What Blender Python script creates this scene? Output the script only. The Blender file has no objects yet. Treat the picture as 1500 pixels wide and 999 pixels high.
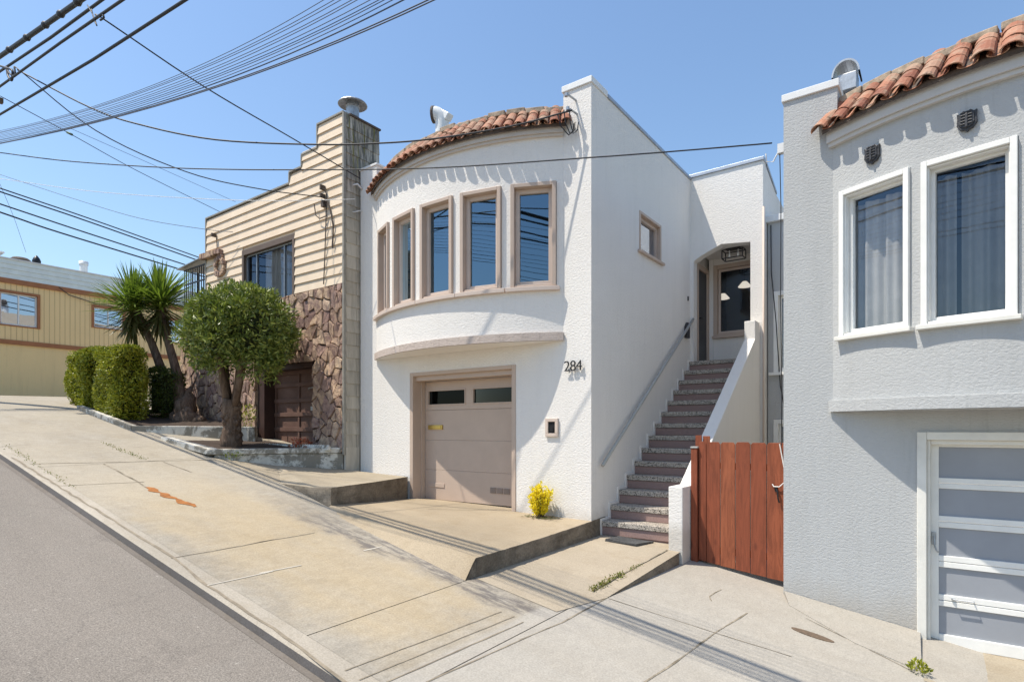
import bpy, bmesh, math, random
from mathutils import Vector, Matrix
random.seed(7)
R = math.radians
scene = bpy.context.scene
col = scene.collection

# ------------------------------------------------------------------ helpers
def link(o):
    col.objects.link(o); return o

def tag(o, label=None, cat=None, group=None, kind=None):
    if label: o['label'] = label
    if cat: o['category'] = cat
    if group: o['group'] = group
    if kind: o['kind'] = kind
    return o

def thing(name, loc, label, cat, group=None):
    o = bpy.data.objects.new(name, None); o.location = loc
    o.empty_display_size = .2
    link(o); return tag(o, label, cat, group)

def world_loc(o):
    v = Vector((0, 0, 0))
    while o is not None:
        v = v + Vector(o.location); o = o.parent
    return v

class MB:
    """collects polygons; build() links them as one mesh object"""
    def __init__(s): s.v = []; s.f = []; s.m = []
    def add(s, vs, fs, m=0):
        b = len(s.v); s.v += [tuple(p) for p in vs]
        for f in fs: s.f.append([b+i for i in f]); s.m.append(m)
        return s
    def quad(s, a, b, c, d, m=0): return s.add([a, b, c, d], [(0, 1, 2, 3)], m)
    def poly(s, pts, m=0): return s.add(pts, [tuple(range(len(pts)))], m)
    def box(s, x0, x1, y0, y1, z0, z1, m=0):
        vs = [(x, y, z) for z in (z0, z1) for y in (y0, y1) for x in (x0, x1)]
        return s.add(vs, [(0, 2, 3, 1), (4, 5, 7, 6), (0, 1, 5, 4), (2, 6, 7, 3), (0, 4, 6, 2), (1, 3, 7, 5)], m)
    def obox(s, P, t, n, u0, u1, o0, o1, z0, z1, m=0):
        vs = []
        for z in (z0, z1):
            for o in (o0, o1):
                for u in (u0, u1):
                    vs.append((P[0]+t[0]*u+n[0]*o, P[1]+t[1]*u+n[1]*o, z))
        return s.add(vs, [(0, 2, 3, 1), (4, 5, 7, 6), (0, 1, 5, 4), (2, 6, 7, 3), (0, 4, 6, 2), (1, 3, 7, 5)], m)
    def prism(s, pts, vec, m=0):
        n = len(pts); q = [Vector(p) for p in pts]; w = [p+Vector(vec) for p in q]
        fs = [tuple(range(n)), tuple(range(2*n-1, n-1, -1))]
        fs += [(i, (i+1) % n, n+(i+1) % n, n+i) for i in range(n)]
        return s.add(q+w, fs, m)
    def hexa(s, a, b, c, d, e, f, g, h, m=0):   # bottom abcd, top efgh
        return s.add([a, b, c, d, e, f, g, h], [(0, 3, 2, 1), (4, 5, 6, 7), (0, 1, 5, 4), (1, 2, 6, 5), (2, 3, 7, 6), (3, 0, 4, 7)], m)
    def tube(s, path, r, n=8, m=0, cap=True):
        path = [Vector(p) for p in path]
        rr = r if isinstance(r, (list, tuple)) else [r]*len(path)
        rings = []; up = None
        for i, p in enumerate(path):
            a = path[max(0, i-1)]; b = path[min(len(path)-1, i+1)]
            d = (b-a).normalized()
            if up is None: up = Vector((0, 0, 1)) if abs(d.z) < .9 else Vector((1, 0, 0))
            x = d.cross(up)
            if x.length < 1e-4: x = d.cross(Vector((0, 1, 0)))
            x.normalize(); y = x.cross(d).normalized(); up = y
            rings.append([p+x*math.cos(2*math.pi*k/n)*rr[i]+y*math.sin(2*math.pi*k/n)*rr[i] for k in range(n)])
        vs = [q for g in rings for q in g]; fs = []
        for i in range(len(path)-1):
            for k in range(n):
                fs.append((i*n+k, i*n+(k+1) % n, (i+1)*n+(k+1) % n, (i+1)*n+k))
        if cap:
            fs.append(tuple(range(n))); L = (len(path)-1)*n; fs.append(tuple(range(L+n-1, L-1, -1)))
        return s.add(vs, fs, m)
    def lathe(s, c, prof, n=20, m=0):
        vs = []; fs = []
        for (r, z) in prof:
            for k in range(n):
                a = 2*math.pi*k/n; vs.append((c[0]+r*math.cos(a), c[1]+r*math.sin(a), c[2]+z))
        for i in range(len(prof)-1):
            for k in range(n):
                fs.append((i*n+k, i*n+(k+1) % n, (i+1)*n+(k+1) % n, (i+1)*n+k))
        return s.add(vs, fs, m)
    def build(s, name, mats, parent=None, smooth=False, bevel=0, recalc=True, loc=None, merge=False):
        o0 = world_loc(parent) if parent else (Vector(loc) if loc else Vector((0, 0, 0)))
        me = bpy.data.meshes.new(name)
        me.from_pydata([(Vector(p)-o0)[:] for p in s.v], [], s.f)
        if not isinstance(mats, (list, tuple)): mats = [mats]
        for mt in mats: me.materials.append(mt)
        for p, mi in zip(me.polygons, s.m): p.material_index = mi
        if recalc:
            bm = bmesh.new(); bm.from_mesh(me)
            if merge: bmesh.ops.remove_doubles(bm, verts=bm.verts, dist=1e-4)
            bmesh.ops.recalc_face_normals(bm, faces=bm.faces); bm.to_mesh(me); bm.free()
        if smooth:
            for p in me.polygons: p.use_smooth = True
        o = bpy.data.objects.new(name, me)
        if parent: o.parent = parent
        else: o.location = o0
        if bevel:
            b = o.modifiers.new('bevel', 'BEVEL'); b.width = bevel; b.segments = 2
            b.limit_method = 'ANGLE'; b.angle_limit = R(40); b.harden_normals = False
        return link(o)

# ------------------------------------------------------------------ materials
class NT:
    def __init__(s, name):
        s.mat = bpy.data.materials.new(name); s.mat.use_nodes = True
        s.t = s.mat.node_tree; s.b = s.t.nodes['Principled BSDF']; s.out = s.t.nodes['Material Output']
    def n(s, typ, **kw):
        x = s.t.nodes.new(typ)
        for k, v in kw.items():
            if k.startswith('i_'):
                k = k[2:]; k = int(k) if k.isdigit() else k
                x.inputs[k].default_value = v
            else: setattr(x, k, v)
        return x
    def l(s, a, b): s.t.links.new(a, b)
    def coord(s, scale=(1, 1, 1), kind='Object'):
        c = s.n('ShaderNodeTexCoord'); mp = s.n('ShaderNodeMapping'); mp.inputs['Scale'].default_value = scale
        s.l(c.outputs[kind], mp.inputs['Vector']); return mp.outputs[0]
    def noise(s, scale, detail=4, rough=.55, vec=None, dist=0):
        x = s.n('ShaderNodeTexNoise'); x.inputs['Scale'].default_value = scale
        x.inputs['Detail'].default_value = detail; x.inputs['Roughness'].default_value = rough
        x.inputs['Distortion'].default_value = dist
        if vec is not None: s.l(vec, x.inputs['Vector'])
        return x.outputs['Fac']
    def ramp(s, fac, stops):
        r = s.n('ShaderNodeValToRGB'); e = r.color_ramp.elements
        while len(e) < len(stops): e.new(.5)
        for i, (p, c) in enumerate(stops):
            e[i].position = p; e[i].color = (c, c, c, 1) if isinstance(c, (int, float)) else (*c, 1)
        s.l(fac, r.inputs[0]); return r.outputs[0]
    def mix(s, fac, a, b, typ='MIX'):
        m = s.n('ShaderNodeMix'); m.data_type = 'RGBA'; m.blend_type = typ
        for sock, val in ((m.inputs['Factor'], fac), (m.inputs['A'], a), (m.inputs['B'], b)):
            pass
        ins = [i for i in m.inputs if i.enabled]
        F, A_, B_ = m.inputs[0], m.inputs[6], m.inputs[7]
        for sock, val in ((F, fac), (A_, a), (B_, b)):
            if isinstance(val, bpy.types.NodeSocket): s.l(val, sock)
            elif isinstance(val, (int, float)) and sock is not F: sock.default_value = (val, val, val, 1)
            elif isinstance(val, (int, float)): sock.default_value = val
            else: sock.default_value = (*val, 1)
        return m.outputs[2]
    def math(s, op, a, b=None, clamp=False):
        m = s.n('ShaderNodeMath', operation=op); m.use_clamp = clamp
        for i, v in enumerate((a, b)):
            if v is None: continue
            if isinstance(v, bpy.types.NodeSocket): s.l(v, m.inputs[i])
            else: m.inputs[i].default_value = v
        return m.outputs[0]
    def smooth(s, v, a, b):          # smoothstep of v from a to b
        m = s.n('ShaderNodeMapRange'); m.interpolation_type = 'SMOOTHSTEP'; m.clamp = True
        s.l(v, m.inputs[0]); m.inputs[1].default_value = a; m.inputs[2].default_value = b
        return m.outputs[0]
    def bump(s, h, strength=.3, dist=.02, prev=None):
        b = s.n('ShaderNodeBump'); b.inputs['Strength'].default_value = strength; b.inputs['Distance'].default_value = dist
        s.l(h, b.inputs['Height'])
        if prev is not None: s.l(prev, b.inputs['Normal'])
        return b.outputs[0]
    def fin(s, color=None, rough=None, normal=None, spec=None, metal=None):
        for nm, v in (('Base Color', color), ('Roughness', rough), ('Normal', normal), ('Specular IOR Level', spec), ('Metallic', metal)):
            if v is None: continue
            i = s.b.inputs[nm]
            if isinstance(v, bpy.types.NodeSocket): s.l(v, i)
            elif isinstance(v, (int, float)): i.default_value = v
            else: i.default_value = (*v, 1)
        return s.mat

def plain(name, c, rough=.6, var=.12, scale=6, bump=.08, bscale=60, metal=0, spec=.4):
    n = NT(name); v = n.coord()
    f = n.noise(scale, 5, .6, v)
    c2 = tuple(max(0, x*(1-var)) for x in c); c1 = tuple(min(1, x*(1+var*.5)) for x in c)
    cc = n.ramp(f, [(.3, c2), (.7, c1)])
    nb = n.bump(n.noise(bscale, 4, .6, v), bump, .01) if bump else None
    return n.fin(cc, rough, nb, spec, metal)

def stucco(name, c, dirt=(.5, .5, .5), dirt_amt=.12, coarse=30, strength=.5, base=None):
    n = NT(name); v = n.coord()
    h1 = n.noise(coarse, 5, .68, n.coord((.75, .75, 1.15)), .25); h2 = n.noise(coarse*3.5, 3, .6, v)
    hh = n.math('ADD', n.ramp(h1, [(.36, 0), (.5, .6), (.7, 1)]), n.math('MULTIPLY', h2, .4))
    nb = n.bump(hh, strength, .012)
    big = n.noise(.7, 5, .6, v)
    vs = n.coord((3, 3, .35)); st = n.noise(1.2, 5, .65, vs)
    cc = n.mix(n.math('MULTIPLY', n.ramp(st, [(.5, 0), (.75, 1)]), dirt_amt), c, dirt)
    cc = n.mix(n.math('MULTIPLY', n.ramp(big, [(.35, 1), (.65, 0)]), .5), cc, tuple(x*.94 for x in c))
    drip = n.noise(2.6, 6, .7, n.coord((4.5, 4.5, .28)))
    cc = n.mix(n.math('MULTIPLY', n.ramp(drip, [(.56, 0), (.70, 1)]), dirt_amt*1.1), cc, dirt)
    if base:
        sp = n.n('ShaderNodeSeparateXYZ'); n.l(v, sp.inputs[0])
        hz = n.math('ADD', sp.outputs[2], n.math('MULTIPLY', n.math('SUBTRACT', n.noise(3, 5, .7, v), .5), .45))
        g_ = n.math('SUBTRACT', 1, n.smooth(hz, base[0], base[1]))
        cc = n.mix(n.math('MULTIPLY', g_, .45), cc, (.36, .31, .24))
    return n.fin(cc, .9, nb, .2)

M = {}
M['white'] = stucco('white_stucco', (.80, .765, .72), (.60, .57, .52), .18, 34, .42, (-.10, .22))
M['white_smooth'] = stucco('white_smooth_stucco', (.80, .765, .72), (.6, .57, .52), .14, 14, .12)
M['grey'] = stucco('grey_stucco', (.475, .48, .475), (.33, .33, .32), .28, 36, .38, (.2, .75))
M['grey_trim'] = plain('grey_trim', (.56, .54, .515), .7, .06, 4, .1, 40)
M['cap'] = plain('cap_paint', (.74, .74, .73), .6, .08, 5, .05)
M['cap_metal'] = plain('cap_metal', (.42, .45, .50), .45, .15, 5, .03, 40, .6)
M['taupe'] = plain('taupe_paint', (.52, .405, .325), .5, .05, 5, .04, 80)
M['taupe_light'] = plain('taupe_sash', (.60, .49, .415), .5, .05, 5, .04, 80)
M['belt'] = stucco('belt_band', (.54, .455, .40), (.3, .24, .2), .45, 22, .5)
M['fascia'] = plain('fascia_paint', (.56, .50, .44), .7, .08, 4, .05)
M['white_paint'] = plain('white_paint', (.80, .79, .75), .5, .06, 6, .05, 40)
M['cream_trim'] = plain('cream_trim', (.74, .72, .66), .55, .1, 5, .06, 40)
M['panel_grey'] = plain('door_panel_grey', (.30, .315, .345), .55, .06, 3, .04, 30)
M['black'] = plain('black_metal', (.012, .012, .013), .4, .1, 20, 0)
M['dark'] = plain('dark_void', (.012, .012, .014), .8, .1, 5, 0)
M['door'] = plain('door_paint', (.035, .036, .04), .35, .1, 8, .03, 50)
M['brass'] = plain('brass', (.62, .45, .14), .3, .1, 30, .02, 60, .9)
M['steel'] = plain('galvanised', (.42, .44, .46), .45, .25, 14, .05, 40, .7)
M['white_metal'] = plain('white_metal', (.78, .78, .76), .4, .08, 8, .02)
M['rust'] = plain('rusty_metal', (.10, .075, .06), .8, .4, 20, .2, 60)
M['rail'] = plain('rail_paint', (.40, .40, .38), .45, .08, 10, .02)
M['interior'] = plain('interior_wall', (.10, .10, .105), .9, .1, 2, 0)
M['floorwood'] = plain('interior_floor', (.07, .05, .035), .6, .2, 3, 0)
M['roof_flat'] = plain('flat_roof', (.20, .20, .20), .9, .2, 2, .2, 40)
M['wire'] = plain('cable_black', (.02, .02, .024), .55, .2, 10, 0)
M['wire_grey'] = plain('cable_weathered', (.07, .085, .12), .6, .2, 10, 0)
M['white_cable'] = plain('cable_white', (.7, .7, .7), .5, .1, 10, 0)
M['beige'] = None
M['brown_trim'] = plain('brown_trim', (.36, .145, .06), .6, .15, 5, .05)
M['beige_stucco'] = stucco('beige_stucco', (.86, .64, .33), (.6, .43, .22), .3, 18, .25)
M['white_siding'] = plain('white_siding', (.74, .78, .74), .6, .1, 4, .05)
M['soil'] = plain('soil', (.06, .04, .028), .95, .5, 8, .8, 30)
def whitewash():
    n = NT('flaking_whitewash'); v = n.coord()
    pt = n.ramp(n.noise(2.6, 7, .72, v, .4), [(.47, 0), (.535, 1)])
    st = n.ramp(n.noise(2.2, 6, .7, n.coord((1.6, 1.6, .5))), [(.4, 0), (.7, 1)])
    c = n.mix(n.math('MULTIPLY', st, .6), (.70, .665, .59), (.42, .37, .29))
    c = n.mix(n.math('MULTIPLY', pt, .85), c, (.20, .175, .135))
    h = n.math('ADD', n.math('MULTIPLY', pt, -.5), n.noise(30, 5, .7, v))
    return n.fin(c, .9, n.bump(h, .6, .015), .2)
M['planter'] = whitewash()
M['bark'] = None
M['lamp_shade'] = plain('lamp_shade', (.75, .52, .42), .7, .05, 5, 0)
M['lamp_white'] = plain('lamp_glass', (.85, .84, .80), .4, .03, 5, 0)
for k_, c_, e_ in (('lamp_shade', (1, .62, .45), .55), ('lamp_white', (1, .9, .75), .7)):
    b_ = M[k_].node_tree.nodes['Principled BSDF']; b_.inputs['Emission Color'].default_value = (*c_, 1); b_.inputs['Emission Strength'].default_value = e_
M['rubber'] = plain('rubber_mat', (.085, .085, .085), .7, .4, 25, .3, 60)
M['stain_brown'] = plain('stain_brown', (.15, .105, .07), .7, .4, 30, .3, 60)
M['orange_fill'] = plain('orange_crack_filler', (.36, .135, .03), .8, .35, 9, .3, 50)
M['shield'] = plain('dark_cast_shield', (.045, .045, .05), .45, .3, 30, .5, 45)
M['wood_pole'] = plain('pole_wood', (.13, .09, .06), .9, .3, 5, .3, 30)
M['cord'] = plain('rope', (.75, .72, .68), .8, .1, 30, 0)

def glass(name, tint=(.55, .6, .65), refl=.32, gloss=(.75, .85, 1)):
    n = NT(name)
    tr = n.n('ShaderNodeBsdfTransparent'); tr.inputs[0].default_value = (*tint, 1)
    gl = n.n('ShaderNodeBsdfGlossy'); gl.inputs['Roughness'].default_value = .015; gl.inputs[0].default_value = (*gloss, 1)
    nb = n.bump(n.noise(1.6, 1, .5, n.coord()), .05, .02); n.l(nb, gl.inputs['Normal'])
    fr = n.n('ShaderNodeFresnel'); fr.inputs['IOR'].default_value = 1.5
    f = n.math('ADD', n.math('MULTIPLY', fr.outputs[0], 1-refl), refl, True)
    ms = n.n('ShaderNodeMixShader'); n.l(f, ms.inputs[0]); n.l(tr.outputs[0], ms.inputs[1]); n.l(gl.outputs[0], ms.inputs[2])
    n.l(ms.outputs[0], n.out.inputs[0]); return n.mat
M['glass'] = glass('window_glass', (.5, .55, .6), .2, (.58, .82, 1))
M['glass_dark'] = glass('garage_glass', (.10, .105, .11), .0, (.22, .24, .26))
M['glass_clear'] = glass('clear_glass', (.80, .81, .82), .055, (.55, .68, .82))
M['glass_thin'] = glass('thin_glass', (.85, .86, .88), .03, (.5, .65, .85))
M['glass_sky'] = glass('sky_glass', (.72, .75, .8), .5, (.8, .88, 1))

def concrete(name, base, extra=None):
    n = NT(name); v = n.coord()
    f1 = n.noise(.55, 6, .62, v); f2 = n.noise(3.2, 6, .65, v); f3 = n.noise(60, 3, .6, v)
    c = n.mix(n.ramp(f1, [(.32, 0), (.68, 1)]), tuple(x*.84 for x in base), tuple(min(1, x*1.07) for x in base))
    c = n.mix(n.math('MULTIPLY', n.ramp(f2, [(.5, 0), (.72, 1)]), .38), c, (base[0]*.68, base[1]*.62, base[2]*.52))
    if extra: c = extra(n, c, v)
    c = n.mix(.55, c, n.ramp(f3, [(.3, .35), (.7, .62)]), 'OVERLAY')
    nb = n.bump(n.math('ADD', f3, n.math('MULTIPLY', f2, .8)), .35, .008)
    return n.fin(c, .9, nb, .2)

def pavement_extra(n, c, v):
    sp = n.n('ShaderNodeSeparateXYZ'); n.l(v, sp.inputs[0]); X, Y = sp.outputs[0], sp.outputs[1]
    wob = n.noise(1.1, 5, .65, v)
    Xw = n.math('ADD', X, n.math('MULTIPLY', n.math('SUBTRACT', wob, .5), 1.6))
    Yw = n.math('ADD', Y, n.math('MULTIPLY', n.math('SUBTRACT', n.noise(1.7, 5, .65, v), .5), 1.1))
    bl = n.noise(1.4, 7, .72, n.coord((.55, 1.6, 1)), .3)
    c = n.mix(n.math('MULTIPLY', n.ramp(bl, [(.42, 0), (.66, 1)]), .5), c, (.27, .225, .165))
    gr = n.noise(11, 6, .75, n.coord((1, .5, 1)))
    c = n.mix(.5, c, n.ramp(gr, [(.32, .33), (.68, .64)]), 'OVERLAY')
    # ochre rust stain over the slabs before the white house
    mk = n.math('MULTIPLY', n.smooth(Xw, -11.2, -8.3), n.math('SUBTRACT', 1, n.smooth(Xw, -4.0, -3.3)))
    mk = n.math('MULTIPLY', mk, n.math('MULTIPLY', n.smooth(Yw, 2.85, 3.6), n.math('SUBTRACT', 1, n.smooth(Yw, 4.5, 5.2))))
    st = n.noise(1.0, 5, .65, n.coord((.45, 2.6, 1)))
    mk = n.math('MULTIPLY', mk, n.ramp(st, [(.25, .55), (.65, 1)]))
    c = n.mix(n.math('MULTIPLY', mk, .52), c, (.44, .335, .19))
    # faint tan wash up the hill
    mk3 = n.math('MULTIPLY', n.math('SUBTRACT', 1, n.smooth(Xw, -9, -7)), n.ramp(n.noise(.5, 4, .6, v), [(.35, .2), (.6, 1)]))
    c = n.mix(n.math('MULTIPLY', mk3, .5), c, (.41, .355, .27))
    # dark scuffed tar streak along the drive lip
    fine = n.noise(4.5, 6, .75, n.coord((.7, 3, 1)))
    m2 = n.math('MULTIPLY', n.smooth(Yw, 4.75, 5.0), n.math('SUBTRACT', 1, n.smooth(Yw, 5.15, 5.4)))
    m2 = n.math('MULTIPLY', m2, n.math('MULTIPLY', n.smooth(Xw, -8.6, -6.2), n.math('SUBTRACT', 1, n.smooth(Xw, -3.4, -2.4))))
    m2 = n.math('MULTIPLY', m2, n.ramp(fine, [(.42, 0), (.58, 1)]))
    c = n.mix(n.math('MULTIPLY', m2, .75), c, (.10, .09, .09))
    # a greyer slab downhill
    m4 = n.math('MULTIPLY', n.smooth(X, -3.45, -3.35), .55)
    c = n.mix(m4, c, (.40, .375, .335))
    return c
M['pavement'] = concrete('pavement_concrete', (.355, .32, .265), pavement_extra)
M['drive'] = concrete('driveway_concrete', (.375, .305, .215))
M['path'] = concrete('path_concrete', (.39, .33, .25))
M['kerb'] = concrete('kerb_concrete', (.40, .355, .29))
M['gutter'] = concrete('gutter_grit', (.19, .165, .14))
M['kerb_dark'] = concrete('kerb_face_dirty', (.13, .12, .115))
def flank():
    n = NT('stained_concrete_flank'); v = n.coord()
    a = n.noise(1.3, 6, .65, v); st = n.noise(1.5, 7, .72, n.coord((1.3, 1.3, 2.2)), .5); f = n.noise(38, 4, .65, v)
    c = n.mix(n.ramp(a, [(.35, 0), (.65, 1)]), (.19, .155, .115), (.30, .255, .20))
    c = n.mix(n.math('MULTIPLY', n.ramp(st, [(.45, 0), (.68, 1)]), .75), c, (.075, .062, .048))
    c = n.mix(.6, c, n.ramp(f, [(.3, .3), (.7, .65)]), 'OVERLAY')
    return n.fin(c, .95, n.bump(n.math('ADD', f, n.noise(9, 5, .7, v)), .7, .02), .15)
M['old_concrete'] = flank()
M['ledge'] = concrete('ledge_concrete', (.37, .315, .235))
def jointm():
    n = NT('joint_dirt'); v = n.coord()
    c = n.mix(n.ramp(n.noise(3.2, 6, .75, v), [(.42, 0), (.62, 1)]), (.15, .125, .09), (.36, .31, .24))
    return n.fin(c, .95, n.bump(n.noise(40, 4, .6, v), .4, .01), .1)
M['joint'] = jointm()
M['joint_soft'] = plain('joint_soft', (.27, .225, .165), .95, .35, 7, .3, 30)
M['joint_white'] = plain('joint_white', (.52, .475, .40), .9, .2, 12, .1, 30)

def asphalt():
    n = NT('asphalt'); v = n.coord()
    f1 = n.noise(.5, 5, .6, n.coord((.3, 1.6, 1))); f3 = n.noise(90, 2, .6, v); f2 = n.noise(2.5, 6, .65, v)
    c = n.mix(n.ramp(f1, [(.3, 0), (.7, 1)]), (.20, .175, .148), (.245, .215, .182))
    c = n.mix(n.math('MULTIPLY', n.ramp(f2, [(.5, 0), (.75, 1)]), .3), c, (.24, .22, .19))
    wear = n.noise(.35, 4, .55, n.coord((.12, 1.1, 1)))
    c = n.mix(n.math('MULTIPLY', n.ramp(wear, [(.45, 0), (.6, 1)]), .35), c, (.165, .145, .125))
    vo = n.n('ShaderNodeTexVoronoi'); vo.feature = 'DISTANCE_TO_EDGE'; vo.inputs['Scale'].default_value = .33
    wv = n.n('ShaderNodeVectorMath', operation='ADD'); nz = n.n('ShaderNodeTexNoise'); nz.inputs['Scale'].default_value = 1.5; nz.inputs['Detail'].default_value = 6
    n.l(v, nz.inputs['Vector']); n.l(v, wv.inputs[0]); n.l(nz.outputs['Color'], wv.inputs[1]); n.l(wv.outputs[0], vo.inputs['Vector'])
    c = n.mix(n.math('MULTIPLY', n.ramp(vo.outputs['Distance'], [(0, 1), (.010, 0)]), .2), c, (.10, .088, .078))
    sp_ = n.ramp(n.noise(26, 2, .5, v), [(.70, 0), (.74, 1)])
    c = n.mix(n.math('MULTIPLY', sp_, .5), c, (.42, .39, .34))
    c = n.mix(.85, c, n.ramp(f3, [(.25, .2), (.75, .76)]), 'OVERLAY')
    return n.fin(c, .85, n.bump(f3, .5, .006), .3)
M['asphalt'] = asphalt()

def siding_mat():
    n = NT('tan_siding'); v = n.coord()
    f = n.noise(3, 5, .6, v); st = n.noise(1.5, 5, .6, n.coord((.6, 1, 6)))
    c = n.ramp(f, [(.3, (.70, .56, .41)), (.7, (.77, .63, .475))])
    c = n.mix(n.math('MULTIPLY', n.ramp(st, [(.5, 0), (.8, 1)]), .25), c, (.50, .40, .28))
    return n.fin(c, .6, n.bump(n.noise(40, 3, .6, n.coord((.1, 1, 1))), .06, .01), .3)
M['siding'] = siding_mat()

def stone_mat():
    n = NT('flagstone'); v = n.coord(); g = n.n('ShaderNodeNewGeometry')
    c = n.ramp(g.outputs['Random Per Island'], [(0, (.30, .185, .15)), (.25, (.50, .345, .235)), (.5, (.64, .45, .30)), (.75, (.36, .235, .20)), (1, (.74, .55, .37))])
    f = n.noise(7, 6, .65, v, .6)
    c = n.mix(n.math('MULTIPLY', n.ramp(f, [(.42, 0), (.60, 1)]), .8), c, (.20, .125, .11))
    c = n.mix(n.math('MULTIPLY', n.ramp(n.noise(3.3, 5, .6, v), [(.55, 0), (.7, 1)]), .5), c, (.62, .44, .28))
    nb = n.bump(n.noise(14, 7, .7, v, .8), .9, .03)
    return n.fin(c, .85, nb, .25)
M['stone'] = stone_mat()
M['mortar'] = plain('mortar', (.07, .05, .04), .95, .3, 10, .4, 40)

def shingle_mat():
    n = NT('cement_shingle'); v = n.coord(); g = n.n('ShaderNodeNewGeometry')
    c = n.ramp(g.outputs['Random Per Island'], [(0, (.44, .395, .325)), (1, (.55, .50, .42))])
    st = n.noise(2.2, 6, .7, n.coord((5, 5, .5)))
    c = n.mix(n.math('MULTIPLY', n.ramp(st, [(.45, 0), (.68, 1)]), .6), c, (.27, .245, .205))
    # weathering and moss on the exposed stack
    sp = n.n('ShaderNodeSeparateXYZ'); n.l(v, sp.inputs[0])
    hi = n.smooth(sp.outputs[2], 4.2, 6.3)
    c = n.mix(n.math('MULTIPLY', hi, n.ramp(n.noise(2.4, 5, .7, n.coord((6, 6, .7))), [(.38, 0), (.58, 1)])), c, (.12, .115, .10))
    mo = n.math('MULTIPLY', n.smooth(sp.outputs[2], 5.0, 6.4), n.ramp(n.noise(1.6, 3, .6, n.coord((7, 7, .3))), [(.56, 0), (.64, 1)]))
    c = n.mix(n.math('MULTIPLY', mo, .8), c, (.17, .155, .02))
    return n.fin(c, .9, n.bump(n.noise(40, 4, .7, n.coord((2, 2, .3))), .3, .01), .2)
M['shingle'] = shingle_mat()

def tile_mat():
    n = NT('terracotta_tile'); v = n.coord(); g = n.n('ShaderNodeNewGeometry')
    c = n.ramp(g.outputs['Random Per Island'], [(0, (.22, .085, .055)), (.35, (.33, .14, .085)), (.65, (.42, .20, .125)), (1, (.32, .20, .14))])
    c = n.mix(n.math('MULTIPLY', n.ramp(n.noise(6, 6, .7, v), [(.46, 0), (.64, 1)]), .6), c, (.40, .31, .22))
    c = n.mix(n.math('MULTIPLY', n.ramp(n.noise(13, 5, .7, v), [(.56, 0), (.68, 1)]), .7), c, (.09, .07, .055))
    return n.fin(c, .85, n.bump(n.noise(40, 4, .6, v), .3, .01), .25)
M['tile'] = tile_mat()
M['mortar_cap'] = plain('lichened_mortar', (.43, .34, .25), .95, .5, 9, .8, 25)

def terrazzo():
    n = NT('terrazzo_tread'); v = n.coord()
    vo = n.n('ShaderNodeTexVoronoi'); vo.inputs['Scale'].default_value = 105; n.l(v, vo.inputs['Vector'])
    sp = n.n('ShaderNodeSeparateColor'); n.l(vo.outputs['Color'], sp.inputs[0])
    c = n.ramp(sp.outputs[0], [(0, (.035, .035, .035)), (.30, (.09, .08, .07)), (.36, (.36, .315, .265)), (1, (.56, .50, .425))])
    return n.fin(c, .6, n.bump(n.noise(80, 2, .5, v), .15, .005), .35)
M['terrazzo'] = terrazzo()
M['riser'] = plain('terrazzo_riser', (.31, .205, .18), .7, .25, 60, .15, 90)

def redwood():
    n = NT('red_stained_fence'); v = n.coord((9, 9, .9)); g = n.n('ShaderNodeNewGeometry')
    c = n.ramp(g.outputs['Random Per Island'], [(0, (.235, .062, .030)), (.5, (.30, .082, .038)), (1, (.36, .115, .052))])
    gr = n.noise(1.5, 8, .72, v, 1.8)
    c = n.mix(n.math('MULTIPLY', n.ramp(gr, [(.40, 0), (.60, 1)]), .7), c, (.15, .042, .02))
    vo = n.n('ShaderNodeTexVoronoi'); vo.inputs['Scale'].default_value = 3.1; n.l(n.coord((1.3, 1, .6)), vo.inputs['Vector'])
    c = n.mix(n.math('MULTIPLY', n.ramp(vo.outputs['Distance'], [(.07, 1), (.16, 0)]), .8), c, (.085, .022, .014))
    return n.fin(c, .7, n.bump(gr, .15, .01), .3)
M['redwood'] = redwood()

def brown_door():
    n = NT('brown_garage_paint'); v = n.coord()
    c = n.ramp(n.noise(2.5, 5, .6, v), [(.3, (.12, .066, .05)), (.7, (.165, .095, .072))])
    c = n.mix(n.math('MULTIPLY', n.ramp(n.noise(9, 6, .75, n.coord((.35, 1, 3))), [(.6, 0), (.7, 1)]), .8), c, (.33, .23, .18))
    return n.fin(c, .65, n.bump(n.noise(50, 3, .6, v), .08, .01), .3)
M['brown_door'] = brown_door()

def beige_mat():
    n = NT('grooved_plywood'); v = n.coord()
    w = n.n('ShaderNodeTexWave'); w.wave_type = 'BANDS'; w.bands_direction = 'Y'; w.inputs['Scale'].default_value = 2.1
    n.l(v, w.inputs['Vector'])
    gr = n.ramp(w.outputs['Fac'], [(0, 0), (.09, 1)])
    c = n.mix(gr, (.54, .38, .19), (.84, .61, .31))
    c = n.mix(n.math('MULTIPLY', n.ramp(n.noise(1.2, 5, .6, v), [(.4, 0), (.7, 1)]), .3), c, (.72, .52, .26))
    return n.fin(c, .7, n.bump(gr, .4, .02), .25)
M['beige'] = beige_mat()

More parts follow.
